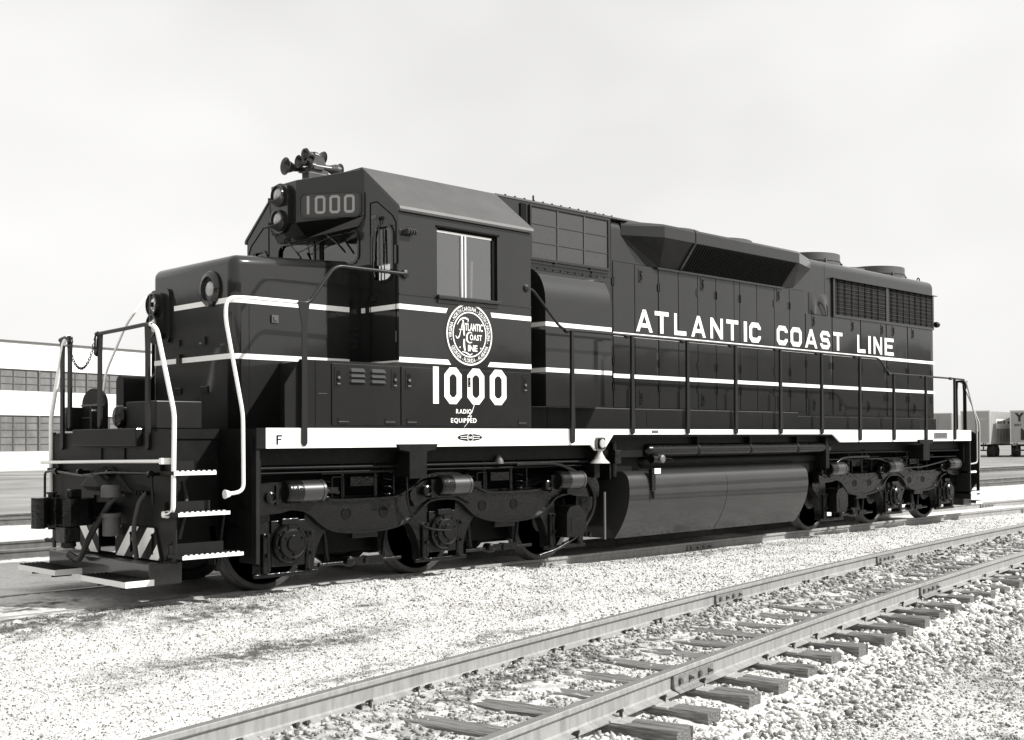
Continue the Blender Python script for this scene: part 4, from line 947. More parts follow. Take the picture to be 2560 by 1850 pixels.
# dynamic brake blister
FY = 1.20; zt, zb = 4.36, 4.0
for sy in (-1, 1):
    b = MM(BLACK); f0, f1, r0_, r1_ = 7.56, 8.12, 11.62, 12.50
    lipT = 4.515
    o8 = lambda x, y, z: (x, sy*y, z)
    # roof slope
    b.add([o8(f0,HW-.1,4.59), o8(f0,HW,4.53), o8(f1,FY-.03,lipT+.035), o8(f1,HW-.1,4.60), o8(r0_,FY-.03,lipT+.035), o8(r0_,HW-.1,4.60), o8(r1_,HW,4.53), o8(r1_,HW-.1,4.59)], [(0,1,2,3), (3,2,4,5), (5,4,6,7)])
    # rounded edge into the lip
    E1 = [o8(f0,HW,4.53), o8(f1,FY-.03,lipT+.035), o8(r0_,FY-.03,lipT+.035), o8(r1_,HW,4.53)]; E2 = [o8(f0,HW+.004,4.50), o8(f1,FY,lipT), o8(r0_,FY,lipT), o8(r1_,HW+.004,4.51)]; E3 = [o8(f0,HW+.004,4.37), o8(f1,FY,zt), o8(r0_,FY,zt), o8(r1_,HW+.004,4.39)]
    b.add(E1+E2, [(i, i+1, 4+i+1, 4+i) for i in range(3)], True); b.add(E2+E3, [(i, i+1, 4+i+1, 4+i) for i in range(3)])
    # underside: front triangle, slanted face, rear triangle
    b.mat(BLACKD)
    B0, B1, B2, B3 = o8(8.13,HW+.004,3.985), o8(8.36,.915,3.99), o8(11.55,.915,4.0), o8(11.95,HW+.004,4.02)
    b.add([E3[0], E3[1], B1, B0], [(0,1,2,3)]); b.add([E3[1], E3[2], B2, B1], [(0,1,2,3)]); b.add([E3[2], E3[3], B3, B2], [(0,1,2,3)]); b.add([B0, B1, B2, B3], [(0,1,2,3)])
    bl = part(b, 'brake_blister', hood)
    part(MM(BLACK).box(8.3, 11.6, min(sy*.93,sy*.86), max(sy*.93,sy*.86), 3.965, 3.99), 'blister_sill', bl)
    # grille slats on the slanted face
    g_ = MM(GROOVE); P = lambda x, t, o: o8(x, FY+(.915-FY)*t+o*.78, zt+(3.995-zt)*t-o*.62)
    g_.add([P(8.86,.02,.002), P(11.55,.02,.002), P(11.50,.98,.002), P(8.86,.98,.002)], [(0,1,2,3)]); part(g_, 'grille_opening', bl)
    g_ = MM(UNDER); xx = 8.9
    while xx < 11.5:
        g_.hexa([P(xx,.02,.003), P(xx+.008,.02,.003), P(xx+.008,.98,.003), P(xx,.98,.003), P(xx,.02,.012), P(xx+.008,.02,.012), P(xx+.008,.98,.012), P(xx,.98,.012)]); xx += .065
    part(g_, 'grille_slats', bl)
    g_ = MM(BLACK); g_.hexa([P(8.80,0,.001), P(8.85,0,.001), P(8.85,1,.001), P(8.80,1,.001), P(8.80,0,.02), P(8.85,0,.02), P(8.85,1,.02), P(8.80,1,.02)]); part(g_, 'grille_post', bl)
    part(MM(GROOVE).hexa([o8(8.835,FY-.05,4.50), o8(8.85,FY-.05,4.50), o8(8.85,FY+.004,4.36), o8(8.835,FY+.004,4.36), o8(8.835,FY-.02,lipT+.037), o8(8.85,FY-.02,lipT+.037), o8(8.85,FY+.004,lipT), o8(8.835,FY+.004,lipT)]), 'blister_seam', bl)
# fans
def fan(x, R, z0, h, bracket=False):
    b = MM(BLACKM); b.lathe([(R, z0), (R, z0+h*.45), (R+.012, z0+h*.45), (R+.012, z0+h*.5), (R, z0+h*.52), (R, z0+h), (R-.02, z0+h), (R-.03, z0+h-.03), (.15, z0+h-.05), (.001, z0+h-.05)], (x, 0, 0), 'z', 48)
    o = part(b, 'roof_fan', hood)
    b = MM(MESHM)
    for r in np.linspace(R*.25, R*.95, 6): b.lathe([(r, z0+h-.035), (r+.008, z0+h-.03)], (x, 0, 0), 'z', 32)
    part(b, 'fan_guard', o)
    if bracket:
        part(MM(UNDER).box(x+R*.65, x+R*.75, -R*.8, -R*.72, z0+.05, z0+.12), 'fan_bracket', o)
        for a in (-.9,): part(MM(STEEL).tube([(x-.25,-R*.93,z0+.03),(x-.25,-R*.93,z0+.14)], .018, 6), 'fan_bolt', o)
fan(9.56, .60, 4.57, .165); fan(11.0, .60, 4.57, .18); fan(13.75, .62, 4.57, .245, True); fan(15.0, .45, 4.57, .13); fan(16.2, .62, 4.57, .25, True)
part(MM(UNDER).tube(round_path([(16.86,-.2,4.80),(17.0,-.2,4.86),(17.0,-.2,4.60)], .04), .014, 8), 'roof_pipe', hood)
b = MM(UNDER); b.tube([(16.9+.05*math.cos(a), -.62, 4.62+.05*math.sin(a)) for a in np.linspace(-.3, PI+.3, 10)], .012, 6); part(b, 'lifting_eye', hood)
part(MM(UNDER).lathe([(.05,0),(.06,.06),(.05,.12),(.02,.13)], (H1-.02, -HW-.03, 3.74), 'x', 14), 'marker_lamp', hood)
# stripes + road name
YF = -HW-.0125
for z0, z1 in ((ZU0, ZU1), (ZL0, ZL1)): part(MM(WHITE).box(7.37, H1-.03, YF, YF+.002, z0, z1), 'stripe', hood); part(MM(WHITE).box(5.14, BX0-.004, -HW-.003, -HW, z0, z1), 'stripe', hood)
b = MM(WHITE); zz = 3.052; hh = .315
PB = lambda u, v: (u, YF-.0015, v)
for wrd in ((('A',7.86,8.23),('T',8.28,8.60),('L',8.725,9.02),('A',9.14,9.50),('N',9.62,9.94),('T',10.03,10.35),('I',10.50,10.585),('C',10.65,10.97)), (('C',11.43,11.75),('O',11.84,12.18),('A',12.28,12.67),('S',12.76,13.09),('T',13.20,13.50)), (('L',14.01,14.30),('I',14.41,14.495),('N',14.60,14.91),('E',15.01,15.35))):
    b = MM(WHITE)
    for ch, x0, x1 in wrd: glyph(b, ch, x0, x1-x0, hh, .076, lambda u, v: PB(u, v+zz))
    part(b, 'road_name_lettering', hood)

# ---- handrails
RAILB = mat('black_handrail', .010, .4, .25, .12)
WRAIL = mat('white_handrail', .85, .35, .5)
def hrail(pts, m_, r=.019, name='handrail', n=10, rr=.09, label=None): return part(MM(m_).tube(round_path(pts, rr), r, n), name, label=label)
for sy in (-1, 1):
    y = sy*1.47
    hrail([(5.05, sy*1.5, 3.35), (5.19, y, 3.35), (5.70, y, 2.90), (13.70, y, 2.90), (14.01, y, 2.655), (16.64, y, 2.645), (17.0, y, 2.64)], RAILB, .017, rr=.12)
    part(MM(RAILB).lathe([(.045, sy*1.5), (.045, sy*1.515), (.02, sy*1.53)], (5.05, 0, 3.35), 'y', 14), 'rail_flange')
    for i, x in enumerate((5.80, 6.96, 8.15, 9.30, 10.48, 11.67, 12.88, 14.05, 15.25, 16.42)):
        zt_ = 2.89 if i < 7 else 2.645; zb_ = 1.49 if (x < 6.3 or x > 12.2) else 1.60
        b = MM(RAILB); y_ = sy*(YS+.002)
        b.prism([(x-.03, zb_+.03), (x-.01, zb_), (x+.03, zb_+.02), (x+.035, ZD+.05), (x+.022, zt_-.18), (x+.022, zt_), (x-.022, zt_), (x-.022, zt_-.18), (x-.035, ZD+.05)], y_, y_+sy*.035, 'y')
        b.tube([(x, y, zt_-.03), (x, y, zt_+.012)], .024, 8)
        b.tube([(x-.045, y, zt_), (x+.045, y, zt_)], .025, 8)
        b.mat(BLACKD).lathe([(.010, sy*(YS+.037)), (.010, sy*(YS+.046))], (x, 0, zb_+.07), 'y', 8)
        part(b, 'stanchion', bevel=.004)
    # front corner: white hand grab running up and along, then black up to the cab
    ys = sy*1.505
    gp_ = [(1.02, ys*.985, 1.04), (1.18, ys, 1.06), (1.175, ys, 1.80), (.985, ys, 2.72), (1.0, ys, 2.91), (1.2, ys, 2.925), (1.80, ys, 2.925)] if sy < 0 else [(1.02, ys*.985, 1.04), (1.18, ys, 1.06), (1.175, ys, 1.80), (1.25, ys, 2.35), (1.49, ys, 2.90), (1.74, ys, 3.25), (1.95, ys, 3.30), (2.2, ys, 3.33)]
    part(MM(WRAIL).tube(round_path(gp_, .09), .019 if sy < 0 else .014, 12), 'handrail')
    part(MM(WRAIL).lathe([(.045, 0), (.03, .05), (.001, .055)], (.99, ys*.985, 1.04), 'x', 12), 'rail_flange')
    hrail([(1.80, ys, 2.925), (1.93, ys, 2.925), (2.26, ys, 3.34), (3.16, ys*1.01, 3.34)] if sy < 0 else [(2.2, ys, 3.33), (2.3, ys, 3.34), (3.16, ys*1.01, 3.34)], RAILB, .020, rr=.1)
    part(MM(RAILB).lathe([(.05, sy*1.5), (.045, sy*1.53), (.01, sy*1.54)], (3.18, 0, 3.34), 'y', 12), 'rail_flange')
    b = MM(RAILB); y_ = sy*(YS+.002)
    b.prism([(1.82, 1.52), (1.84, 1.49), (1.87, 1.49), (1.89, 1.52), (1.89, 2.7), (1.92, 2.93), (1.78, 2.93), (1.83, 2.7)], y_, y_+sy*.012, 'y'); b.box(1.79, 1.93, min(ys, y_), max(ys, y_), 2.905, 2.93)
    part(b, 'stanchion', bevel=.003)
# end handrails and grabs (front)
GRAIL = mat('grey_handrail', .42, .4, .5)
def endrails(X, s, white=True):
    W = WRAIL if white else GRAIL; gr_ = .022 if white else .015
    for sy in (-1, 1):
        # corner grab
        part(MM(W).tube(round_path([(X-.02*s, sy*1.20, .86), (X-.02*s, sy*1.33, .88), (X-.015*s, sy*1.345, 1.80), (X-.02*s, sy*1.02, 2.62), (X-.02*s, sy*.90, 2.67)], .08), gr_, 12), 'handrail')
        part(MM(W).lathe([(.04, 0), (.03, -.05*s), (.001, -.055*s)], (X-.0*s, sy*1.19, .86), 'x', 12), 'rail_flange')
        # dark top rail and posts
        far_ = (sy > 0) == (s > 0)
        if far_: hrail([(X-.02*s, sy*1.10, 2.64), (X-.02*s, sy*1.0, 2.655), (X-.02*s, sy*.86, 2.655), (X-.02*s, sy*.84, 2.60)], RAILB, .024, rr=.04)
        else: hrail([(X-.02*s, sy*.95, 2.66), (X-.02*s, sy*.80, 2.675), (X-.02*s, sy*.30, 2.66), (X-.02*s, -sy*.17, 2.65), (X-.02*s, -sy*.25, 2.65)], RAILB, .02, rr=.05)
        for yy in ((1.05, .87) if far_ else (.84, -.17)):
            b = MM(RAILB); a = sy*yy; zz0 = 1.46 if yy in (.84, 1.05) else 1.68
            b.prism([(a-.035, zz0+.03), (a, zz0), (a+.035, zz0+.03), (a+.032, 2.45), (a+.045, 2.66), (a-.045, 2.66), (a-.032, 2.45)], X-.03*s, X-.005*s, 'x')
            part(b, 'stanchion', bevel=.004)
endrails(XF, 1); endrails(XR, -1, False)
for sy in (-1, 1):
    part(MM(GRAIL).tube(round_path([(17.0, sy*1.47, 2.64), (17.10, sy*1.47, 2.60), (17.53, sy*1.48, 1.79), (17.50, sy*1.49, 1.04), (17.20, sy*1.48, 1.02)], .08), .015, 10), 'handrail')
# safety chain across the front gangway
chn = empty('safety_chain', (BASE, 0, 0), LOCO)
K = 27
for k in range(K):
    t = k/(K-1); y = -.19+t*(.84+.19)-.0; z = 2.60-.34*(1-(2*t-1)**2)
    y = .25+(.86-.25)*t
    z = 2.60-.29*(1-(2*t-1)**2)**.8
    b = MM(UNDER); r_x, r_z = .020, .013; pts = [(0, r_x*math.cos(a), r_z*math.sin(a)) for a in np.linspace(0, 2*PI, 13)]
    b.tube(pts, .0045, 5, False); o = b.build('chain_link', parent=chn); o.location = (XF-.035, y, z)
    sl_ = math.atan2(.30*2.4*(2*t-1), .56)
    o.rotation_euler = (sl_, 0, 0)
    if k % 2: o.rotation_euler = Matrix.Rotation(sl_, 4, 'X').__matmul__(Matrix.Rotation(PI/2, 4, 'Y')).to_euler(); 
part(MM(UNDER).tube([(XF-.03,.19,2.67),(XF-.04,.23,2.62),(XF-.035,.25,2.44),(XF-.03,.22,2.42),(XF-.03,.20,2.60)], .010, 6), 'chain_hook')
# drop step between the posts
b = MM(BLACKD); pts = rrect(-.62, -.15, 1.66, 2.12, .2, 6) 
for y0_, in ((.62,),):
    P = [(1.10,1.68),(1.10,1.95)]+[(.82+.28*math.cos(a), 1.95+.17*math.sin(a)) for a in np.linspace(0, PI, 12)]+[(.54,1.95),(.54,1.68)]
    b.prism(P, XF+.22, XF+.25, 'x'); b.mat(STEEL).box(XF+.20, XF+.22, .56, 1.08, 1.93, 1.95).box(XF+.20, XF+.22, .58, 1.06, 1.80, 1.81)
b.mat(BLACK).box(XF+.05, XF+.22, .50, .54, 1.66, 1.92).box(XF+.05, XF+.22, 1.10, 1.14, 1.66, 1.92); part(b, 'drop_step')
b = MM(BLACKD).box(XF+.12, XF+.62, -.74, -.12, 1.67, 1.945); bb = part(b, 'equipment_box', bevel=.01); 
part(MM(TRUCK).lathe([(.115, 0), (.115, -.03), (.10, -.05), (.03, -.06), (.001, -.06)], (XF+.12, -.02, 1.80), 'x', 20).lathe([(.1, .02),(.1, .3)], (XF+.1, .0, 1.80), 'x', 16), 'hand_brake', bb)
part(MM(BLACKD).prism(rrect(.98, 1.16, 1.68, 2.28, .08), 1.2, 1.5, 'x'), 'ladder_guard')

PILOT = mat('pilot_paint', .03, .4, .4, .5, noise=.3, nscale=6)
# ---- ends: plate, pilot, steps, coupler, hoses
def end(X, s, front):
    bx = lambda mb, a, b_, y0, y1, z0, z1: mb.box(min(X+s*a, X+s*b_), max(X+s*a, X+s*b_), y0, y1, z0, z1)
    p = MM(BLACKD); p.prism([(-1.28,.62),(-1.28,1.60),(-1.23,ZD-.03),(1.23,ZD-.03),(1.28,1.60),(1.28,.62),(1.12,.42),(.55,.42),(.34,.62),(.34,1.0),(-.34,1.0),(-.34,.62),(-.55,.42),(-1.12,.42)], X, X+s*.018, 'x')
    ep = part(p, 'end_plate', bevel=.004)
    q = MM(BLACKD); q.prism([(-.76, 1.67), (.76, 1.67), (.66, 1.49), (-.66, 1.49)], X-s*.004, X-s*.16, 'x') if False else bx(q, -.07, -.002, -.70, .70, 1.50, 1.675); part(q, 'buffer_beam', ep, bevel=.01)
    for yy in (.15, -.35): part(bx(MM(GROOVE), -.012, -.002, yy-.008, yy+.008, 1.33, 1.48), 'rib', ep)
    # pocket frame above the coupler
    q = MM(BLACKD); q.hexa([(X-s*.20,-.22,1.10),(X-s*.002,-.55,1.04),(X-s*.002,.45,1.04),(X-s*.20,.22,1.10),(X-s*.20,-.06,1.20),(X-s*.002,-.10,1.30),(X-s*.002,.10,1.30),(X-s*.20,.06,1.20)]); part(q, 'coupler_pocket', ep, bevel=.01)
    # chevron-striped pilot plates
    for sy in (-1, 1):
        Y0, Y1 = (.18, 1.10)
        c_ = MM(BLACKD); pts = [(sy*Y0,.42),(sy*Y1,.42),(sy*.98,.72),(sy*Y0,.72)]; c_.prism(pts, X-s*.022, X-s*.002, 'x'); pp = part(c_, 'pilot_plate', ep)
        w_ = MM(WHITE); F = X-s*.0245
        for a in (-.14, .20, .54, .88):
            # 45 degree bars clipped to the plate
            poly_ = [(a, .42), (a+.17, .42), (a+.17+.30, .72), (a+.30, .72)]
            def clip(P, f, keep):
                out = []
                for i in range(len(P)):
                    A_, B_ = P[i], P[(i+1) % len(P)]; fa, fb = f(A_), f(B_)
                    if fa >= 0: out.append(A_)
                    if fa*fb < 0: t = fa/(fa-fb); out.append((A_[0]+(B_[0]-A_[0])*t, A_[1]+(B_[1]-A_[1])*t))
                return out
            # mirrored so the bars fall outward
            P_ = list(poly_); P_ = clip(P_, lambda q_: q_[0]-Y0-.01, 1)
            if P_: P_ = clip(P_, lambda q_: (1.09-q_[0])-(q_[1]-.42)*.4, 1)
            if P_ and len(P_) > 2: w_.add([(F, sy*u_, v) for u_, v in P_], [tuple(range(len(P_)))])
        part(w_, 'chevron_stripes', pp)
    # pilot box beam and footboards
    b = MM(BLACKD); b.cur = 0; b.mats = [PILOT]; bx(b, -.14, .20, -1.10, 1.10, .19, .40); part(b, 'pilot_beam', bevel=.012)
    for sy in (-1, 1):
        f = MM(BLACKD); y0, y1 = sorted((sy*.30, sy*1.20)); bx(f, -.42, -.142, y0, y1, .225, .262); fb = part(f, 'footboard')
        w_ = MM(WHITE); xx = X-s*.42; w_.box(min(xx, xx-s*.004), max(xx, xx-s*.004), y0, y1, .205, .258); w_.box(min(X-s*.424, X-s*.142), max(X-s*.424, X-s*.142), (y0-.004 if sy < 0 else y1), (y0 if sy < 0 else y1+.004), .205, .262)
        if front: w_.box(min(X-s*.424, X-s*.142), max(X-s*.424, X-s*.142), (y1 if sy < 0 else y0-.004), (y1+.004 if sy < 0 else y0), .205, .262)
        part(w_, 'board_edge', fb)
        t = MM(UNDER); k = y0+.02
        while k < y1-.02:
            for j in range(6): cx_ = X-s*(.40-.043*j); t.box(cx_-.008, cx_+.008, k, k+.018, .262, .270)
            k += .045
        part(t, 'tread_grip', fb)['kind'] = 'stuff'
        w_ = MM(UNDER); bx(w_, -.36, -.16, y0+.2, y0+.23, .17, .225); bx(w_, -.36, -.16, y1-.23, y1-.2, .17, .225); part(w_, 'bracket', fb)
    # side steps
    for sy in (-1, 1):
        for zz, yo, w0, w1 in ((.49, 1.50, -.02, .62), (.885, 1.46, -.04, .50) if front else (.885, 1.46, .38, .80), (1.265, 1.38, -.04, .40)):
            if not front and zz > 1: continue
            a0 = w0 if front else (.42 if zz > .6 else .14); a1 = w1 if front else .80
            st_ = MM(BLACKD); y0, y1 = sorted((sy*(yo-.26), sy*yo)); bx(st_, a0, a1, y0, y1, zz-.035, zz); so_ = part(st_, 'step')
            w_ = MM(WHITE); y0, y1 = sorted((sy*yo, sy*(yo+.005))); bx(w_, a0, a1, y0, y1, zz-.038, zz-.004)
            k = a0+.02
            while k < a1-.03: bx(w_, k, k+.028, y0, y1, zz-.004, zz+.006); k += .055
            part(w_, 'step_edge', so_)
            r_2 = MM(BLACKD); y0, y1 = sorted((sy*(yo-.26), sy*(yo-.275))); bx(r_2, a0, a1-.06, y0, y1, zz, zz+.09); part(r_2, 'kick_plate', so_)
        sd_ = MM(BLACKD); sd_.prism([(X+s*.0, .40), (X+s*.0, ZD-.02), (X+s*.016, ZD-.02), (X+s*.016, .40)], sy*1.28, sy*1.34, 'y'); part(sd_, 'step_side', bevel=.002)
        sp2 = MM(BLACKD).box(min(X+s*.76, X+s*.80), max(X+s*.76, X+s*.80), min(sy*1.2, sy*1.505), max(sy*1.2, sy*1.505), .35, ZD-.02); part(sp2, 'step_side', bevel=.002)
    # long uncoupling lever / cut bar and the white grab bar
    if front:
        part(MM(WRAIL).tube([(X-.10, 1.38, 1.325), (X-.10, 0, 1.345), (X-.10, -1.24, 1.36)], .017, 8), 'grab_bar')
        part(MM(WRAIL).box(X-.11, X, -1.28, -1.22, 1.33, 1.39), 'grab_bar_end', bevel=.01)
    b = MM(TRUCK); b.tube(round_path([(X-s*.10, 1.30, .86), (X-s*.10, 1.30, 1.22), (X-s*.10, 1.1, 1.24), (X-s*.14, .3, 1.20), (X-s*.14, -.3, 1.24), (X-s*.10, -1.06, 1.24), (X-s*.10, -1.10, .95)], .05), .014, 8); part(b, 'cut_lever')
    for yy in (1.0, .45, -.2, -1.05): part(MM(TRUCK).lathe([(.035, -.02), (.035, .02)], (X-s*.10, yy, 1.235), 'y', 10).box(min(X,X-s*.1), max(X,X-s*.1), yy-.012, yy+.012, 1.22, 1.25), 'lever_bracket')
    # coupler
    cp = empty('coupler', (BASE, 0, 0), LOCO)
    b = MM(TRUCK); bx(b, -.28, .3, -.09, .09, .80, .94); part(b, 'shank', cp, bevel=.02)
    b = MM(TRUCK); Z0, Z1 = .70, 1.0
    hd = [(X-s*.20, -.10), (X-s*.20, .12), (X-s*.34, .20), (X-s*.50, .24), (X-s*.60, .20), (X-s*.50, .10), (X-s*.46, -.04), (X-s*.56, -.20), (X-s*.60, -.26), (X-s*.52, -.28), (X-s*.32, -.22)]
    b.prism([(p_[0], p_[1]*s) for p_ in hd], .73, .99, 'z'); part(b, 'coupler_head', cp, bevel=.02)
    b = MM(TRUCK); kn = [(X-s*.46, .10), (X-s*.50, .26), (X-s*.64, .27), (X-s*.72, .18), (X-s*.70, .06), (X-s*.62, .04), (X-s*.62, .14), (X-s*.56, .17)]
    b.prism([(p_[0], p_[1]*s) for p_ in kn], .70, 1.0, 'z'); part(b, 'knuckle', cp, bevel=.025)
    b = MM(TRUCK); b.lathe([(.035,.68),(.035,1.03),(.05,1.03),(.05,1.05)], (X-s*.50, s*.20, 0), 'z', 12); b.lathe([(.05,.50),(.075,.52),(.06,.70)], (X-s*.42, 0, 0), 'z', 12); bx(b, -.5, -.34, -.10, .12, .56, .72); b.box(min(X-s*.42,X-s*.30),max(X-s*.42,X-s*.30),-.04,.04,.99,1.08); part(b, 'lock_lift', cp, bevel=.012)
    b = MM(GREYM); b.lathe([(.085,.62),(.085,.80),(.10,.80),(.10,.84)], (X-s*.12, -.30, 0), 'z', 16); part(b, 'draft_cylinder', cp); b = MM(GREYM); b.lathe([(.10,1.0),(.10,1.10),(.08,1.12)], (X-s*.12, -.30, 0), 'z', 16); part(b, 'draft_cylinder', cp)
    # air hoses
    part(MM(RUBBER).tube(round_path([(X-s*.02, -.36, 1.02), (X-s*.12, -.32, .98), (X-s*.22, -.05, .62), (X-s*.24, .14, .36), (X-s*.22, .30, .36)], .1), .030, 10).mat(TRUCK).tube([(X-s*.22,.26,.36),(X-s*.23,.40,.40)], .038, 8), 'air_hose')
    for dy in (0, .07, .14, .21): part(MM(TRUCK).lathe([(.02, 0), (.024, -s*.06)], (X, -.66-dy, 1.05), 'x', 8), 'hose_fitting')
    part(MM(RUBBER).tube(round_path([(X-s*.04, -.86, 1.05), (X-s*.10, -.84, .98), (X-s*.12, -.74, .72), (X-s*.08, -.74, .42)], .15), .024, 10), 'air_hose')
    part(MM(RUBBER).tube(round_path([(X+s*.25, -1.02, 1.15), (X+s*.22, -1.16, .95), (X+s*.12, -1.18, .62)], .15), .024, 10), 'air_hose')
    for yy in (-.52, -.60, -.95): part(MM(GROOVE).tube([(X-s*.03, yy, .64), (X-s*.03, yy, .47)], .008, 5).lathe([(.02,0),(.012,-s*.01)], (X-s*.03, yy, .65), 'x', 8), 'hose_chain')
end(XF, 1, True); end(XR, -1, False)

# ---- fuel tank and reservoirs
tp = [(-1.20,.22),(-1.33,.40),(-1.43,.62),(-1.465,.82),(-1.455,.98),(-1.42,1.06),(-1.34,1.115)]
tpf = tp+[(1.34,1.115),(1.42,1.06),(1.455,.98),(1.465,.82),(1.43,.62),(1.33,.40),(1.20,.22)]
# smooth the outline
def cat(P, k=5):
    out = []
    for i in range(len(P)-1):
        p0, p1, p2, p3 = [Vector(P[max(0, min(len(P)-1, i+j))]) for j in (-1, 0, 1, 2)]
        for q in range(k): t = q/k; out.append(tuple(.5*((2*p1)+(-p0+p2)*t+(2*p0-5*p1+4*p2-p3)*t*t+(-p0+3*p1-3*p2+p3)*t**3)))
    return out+[P[-1]]
tps = cat(tp); tpf = tps+[(-a, z) for a, z in tps[::-1]]
ftk = MM(TANK).prism(tpf, 6.99, 11.38, 'x', True); ft = part(ftk, 'fuel_tank'); e_ = ft.modifiers.new('e', 'EDGE_SPLIT'); e_.split_angle = math.radians(40)
sm_ = MM(TANK); n = len(tps); 
for xx in (9.20,): 
    o1 = [(a-.006*1, z) for a, z in tps]; sm_.add([(xx-.012, *p) for p in tps]+[(xx-.006, *p) for p in o1]+[(xx+.006, *p) for p in o1]+[(xx+.012, *p) for p in tps], [(k_*n+i, k_*n+i+1, (k_+1)*n+i+1, (k_+1)*n+i) for k_ in range(3) for i in range(n-1)], True)
part(sm_, 'weld_seam', ft)
b = MM(STEEL).lathe([(.07,0),(.07,-.05),(.055,-.06)], (7.55, 0, 0), 'y', 4) if False else MM(TRUCK).box(7.42, 7.50, -1.50, -1.44, .85, 1.14); b.tube([(7.46,-1.49,.84),(7.46,-1.49,.74)], .02, 8); part(b, 'sight_glass', ft, bevel=.005)
part(MM(WHITE).box(7.47, 7.60, -1.505, -1.49, 1.075, 1.145), 'fuel_sign', ft)
b = MM(STEEL); b.lathe([(.055,-1.42),(.055,-1.50),(.03,-1.51),(.001,-1.51)], (7.66, 0, 1.27), 'y', 16); b.mat(TRUCK).lathe([(.06,-.12),(.06,.0)], (7.62,-1.42,1.27), 'x', 14); b.tube(round_path([(7.70,-1.5,1.28),(7.85,-1.5,1.27),(7.9,-1.49,1.22)],.05), .006, 6); part(b, 'fuel_filler', ft)
b = MM(TRUCK); b.tube([(6.80,-1.36,1.05),(6.80,-1.36,1.5)], .035, 10); b.box(6.74,6.86,-1.44,-1.30,1.22,1.40); part(b, 'filter_bowl', bevel=.01)
for z, r in ((1.385, .09),):
    b = MM(TRUCK); b.lathe([(.02, 7.46), (.08, 7.50), (r, 7.56), (r, 12.12), (.08, 12.18), (.02, 12.22)], (0, -1.33, z), 'x', 28); ar = part(b, 'air_reservoir')
    for xx in (8.6, 9.9, 11.2): part(MM(UNDER).lathe([(r+.006, -.025), (r+.006, .025)], (xx, -1.33, z), 'x', 24).box(xx-.03, xx+.03, -1.40, -1.30, z+.09, 1.6), 'strap', ar)
b = MM(UNDER); b.lathe([(.02, 7.46), (.08, 7.50), (.10, 7.56), (.10, 12.12), (.02, 12.2)], (0, -1.15, 1.23), 'x', 24); part(b, 'air_reservoir')
part(MM(UNDER).box(6.9, 12.1, -1.2, 1.2, 1.0, 1.56), 'equipment_rack')
part(MM(TRUCK).lathe([(.03,0),(.035,.03),(.02,.05)], (6.52,-1.2,.30), 'y', 12), 'drain_valve')

# ---- trucks
TP = [(-2.56,.82),(-2.56,1.02),(-2.46,1.08),(-2.25,1.10),(-2.0,1.09),(-1.80,1.02),(-1.62,.96),(-1.45,.93),(-.80,.93),(-.62,.96),(-.42,1.05),(-.25,1.12)]
top_ = TP+[(-a, z) for a, z in TP[::-1]]
BP_ = [(2.56,.82),(2.40,.80),(2.30,.82),(2.07,.84),(1.86,.80),(1.70,.68),(1.52,.59),(1.15,.555),(.75,.58),(.48,.66),(.26,.82),(.12,.86)]
bot_ = BP_+[(-a, z) for a, z in BP_[::-1]]
def cat_(P, k=4):
    out = []
    for i in range(len(P)-1):
        p0, p1, p2, p3 = [Vector(P[max(0, min(len(P)-1, i+j))]) for j in (-1, 0, 1, 2)]
        for q in range(k): t = q/k; out.append(tuple(.5*((2*p1)+(-p0+p2)*t+(2*p0-5*p1+4*p2-p3)*t*t+(-p0+3*p1-3*p2+p3)*t**3)))
    return out+[P[-1]]
top_ = cat_(top_); bot_ = cat_(bot_)
def sideframe(sy, y0, y1):
    # outline as cells between top and bottom curves, with oval holes cut by cell layout
    b = MM(TRUCK); b.prism(top_[::1]+bot_, sy*y0, sy*y1, 'y')
    return b
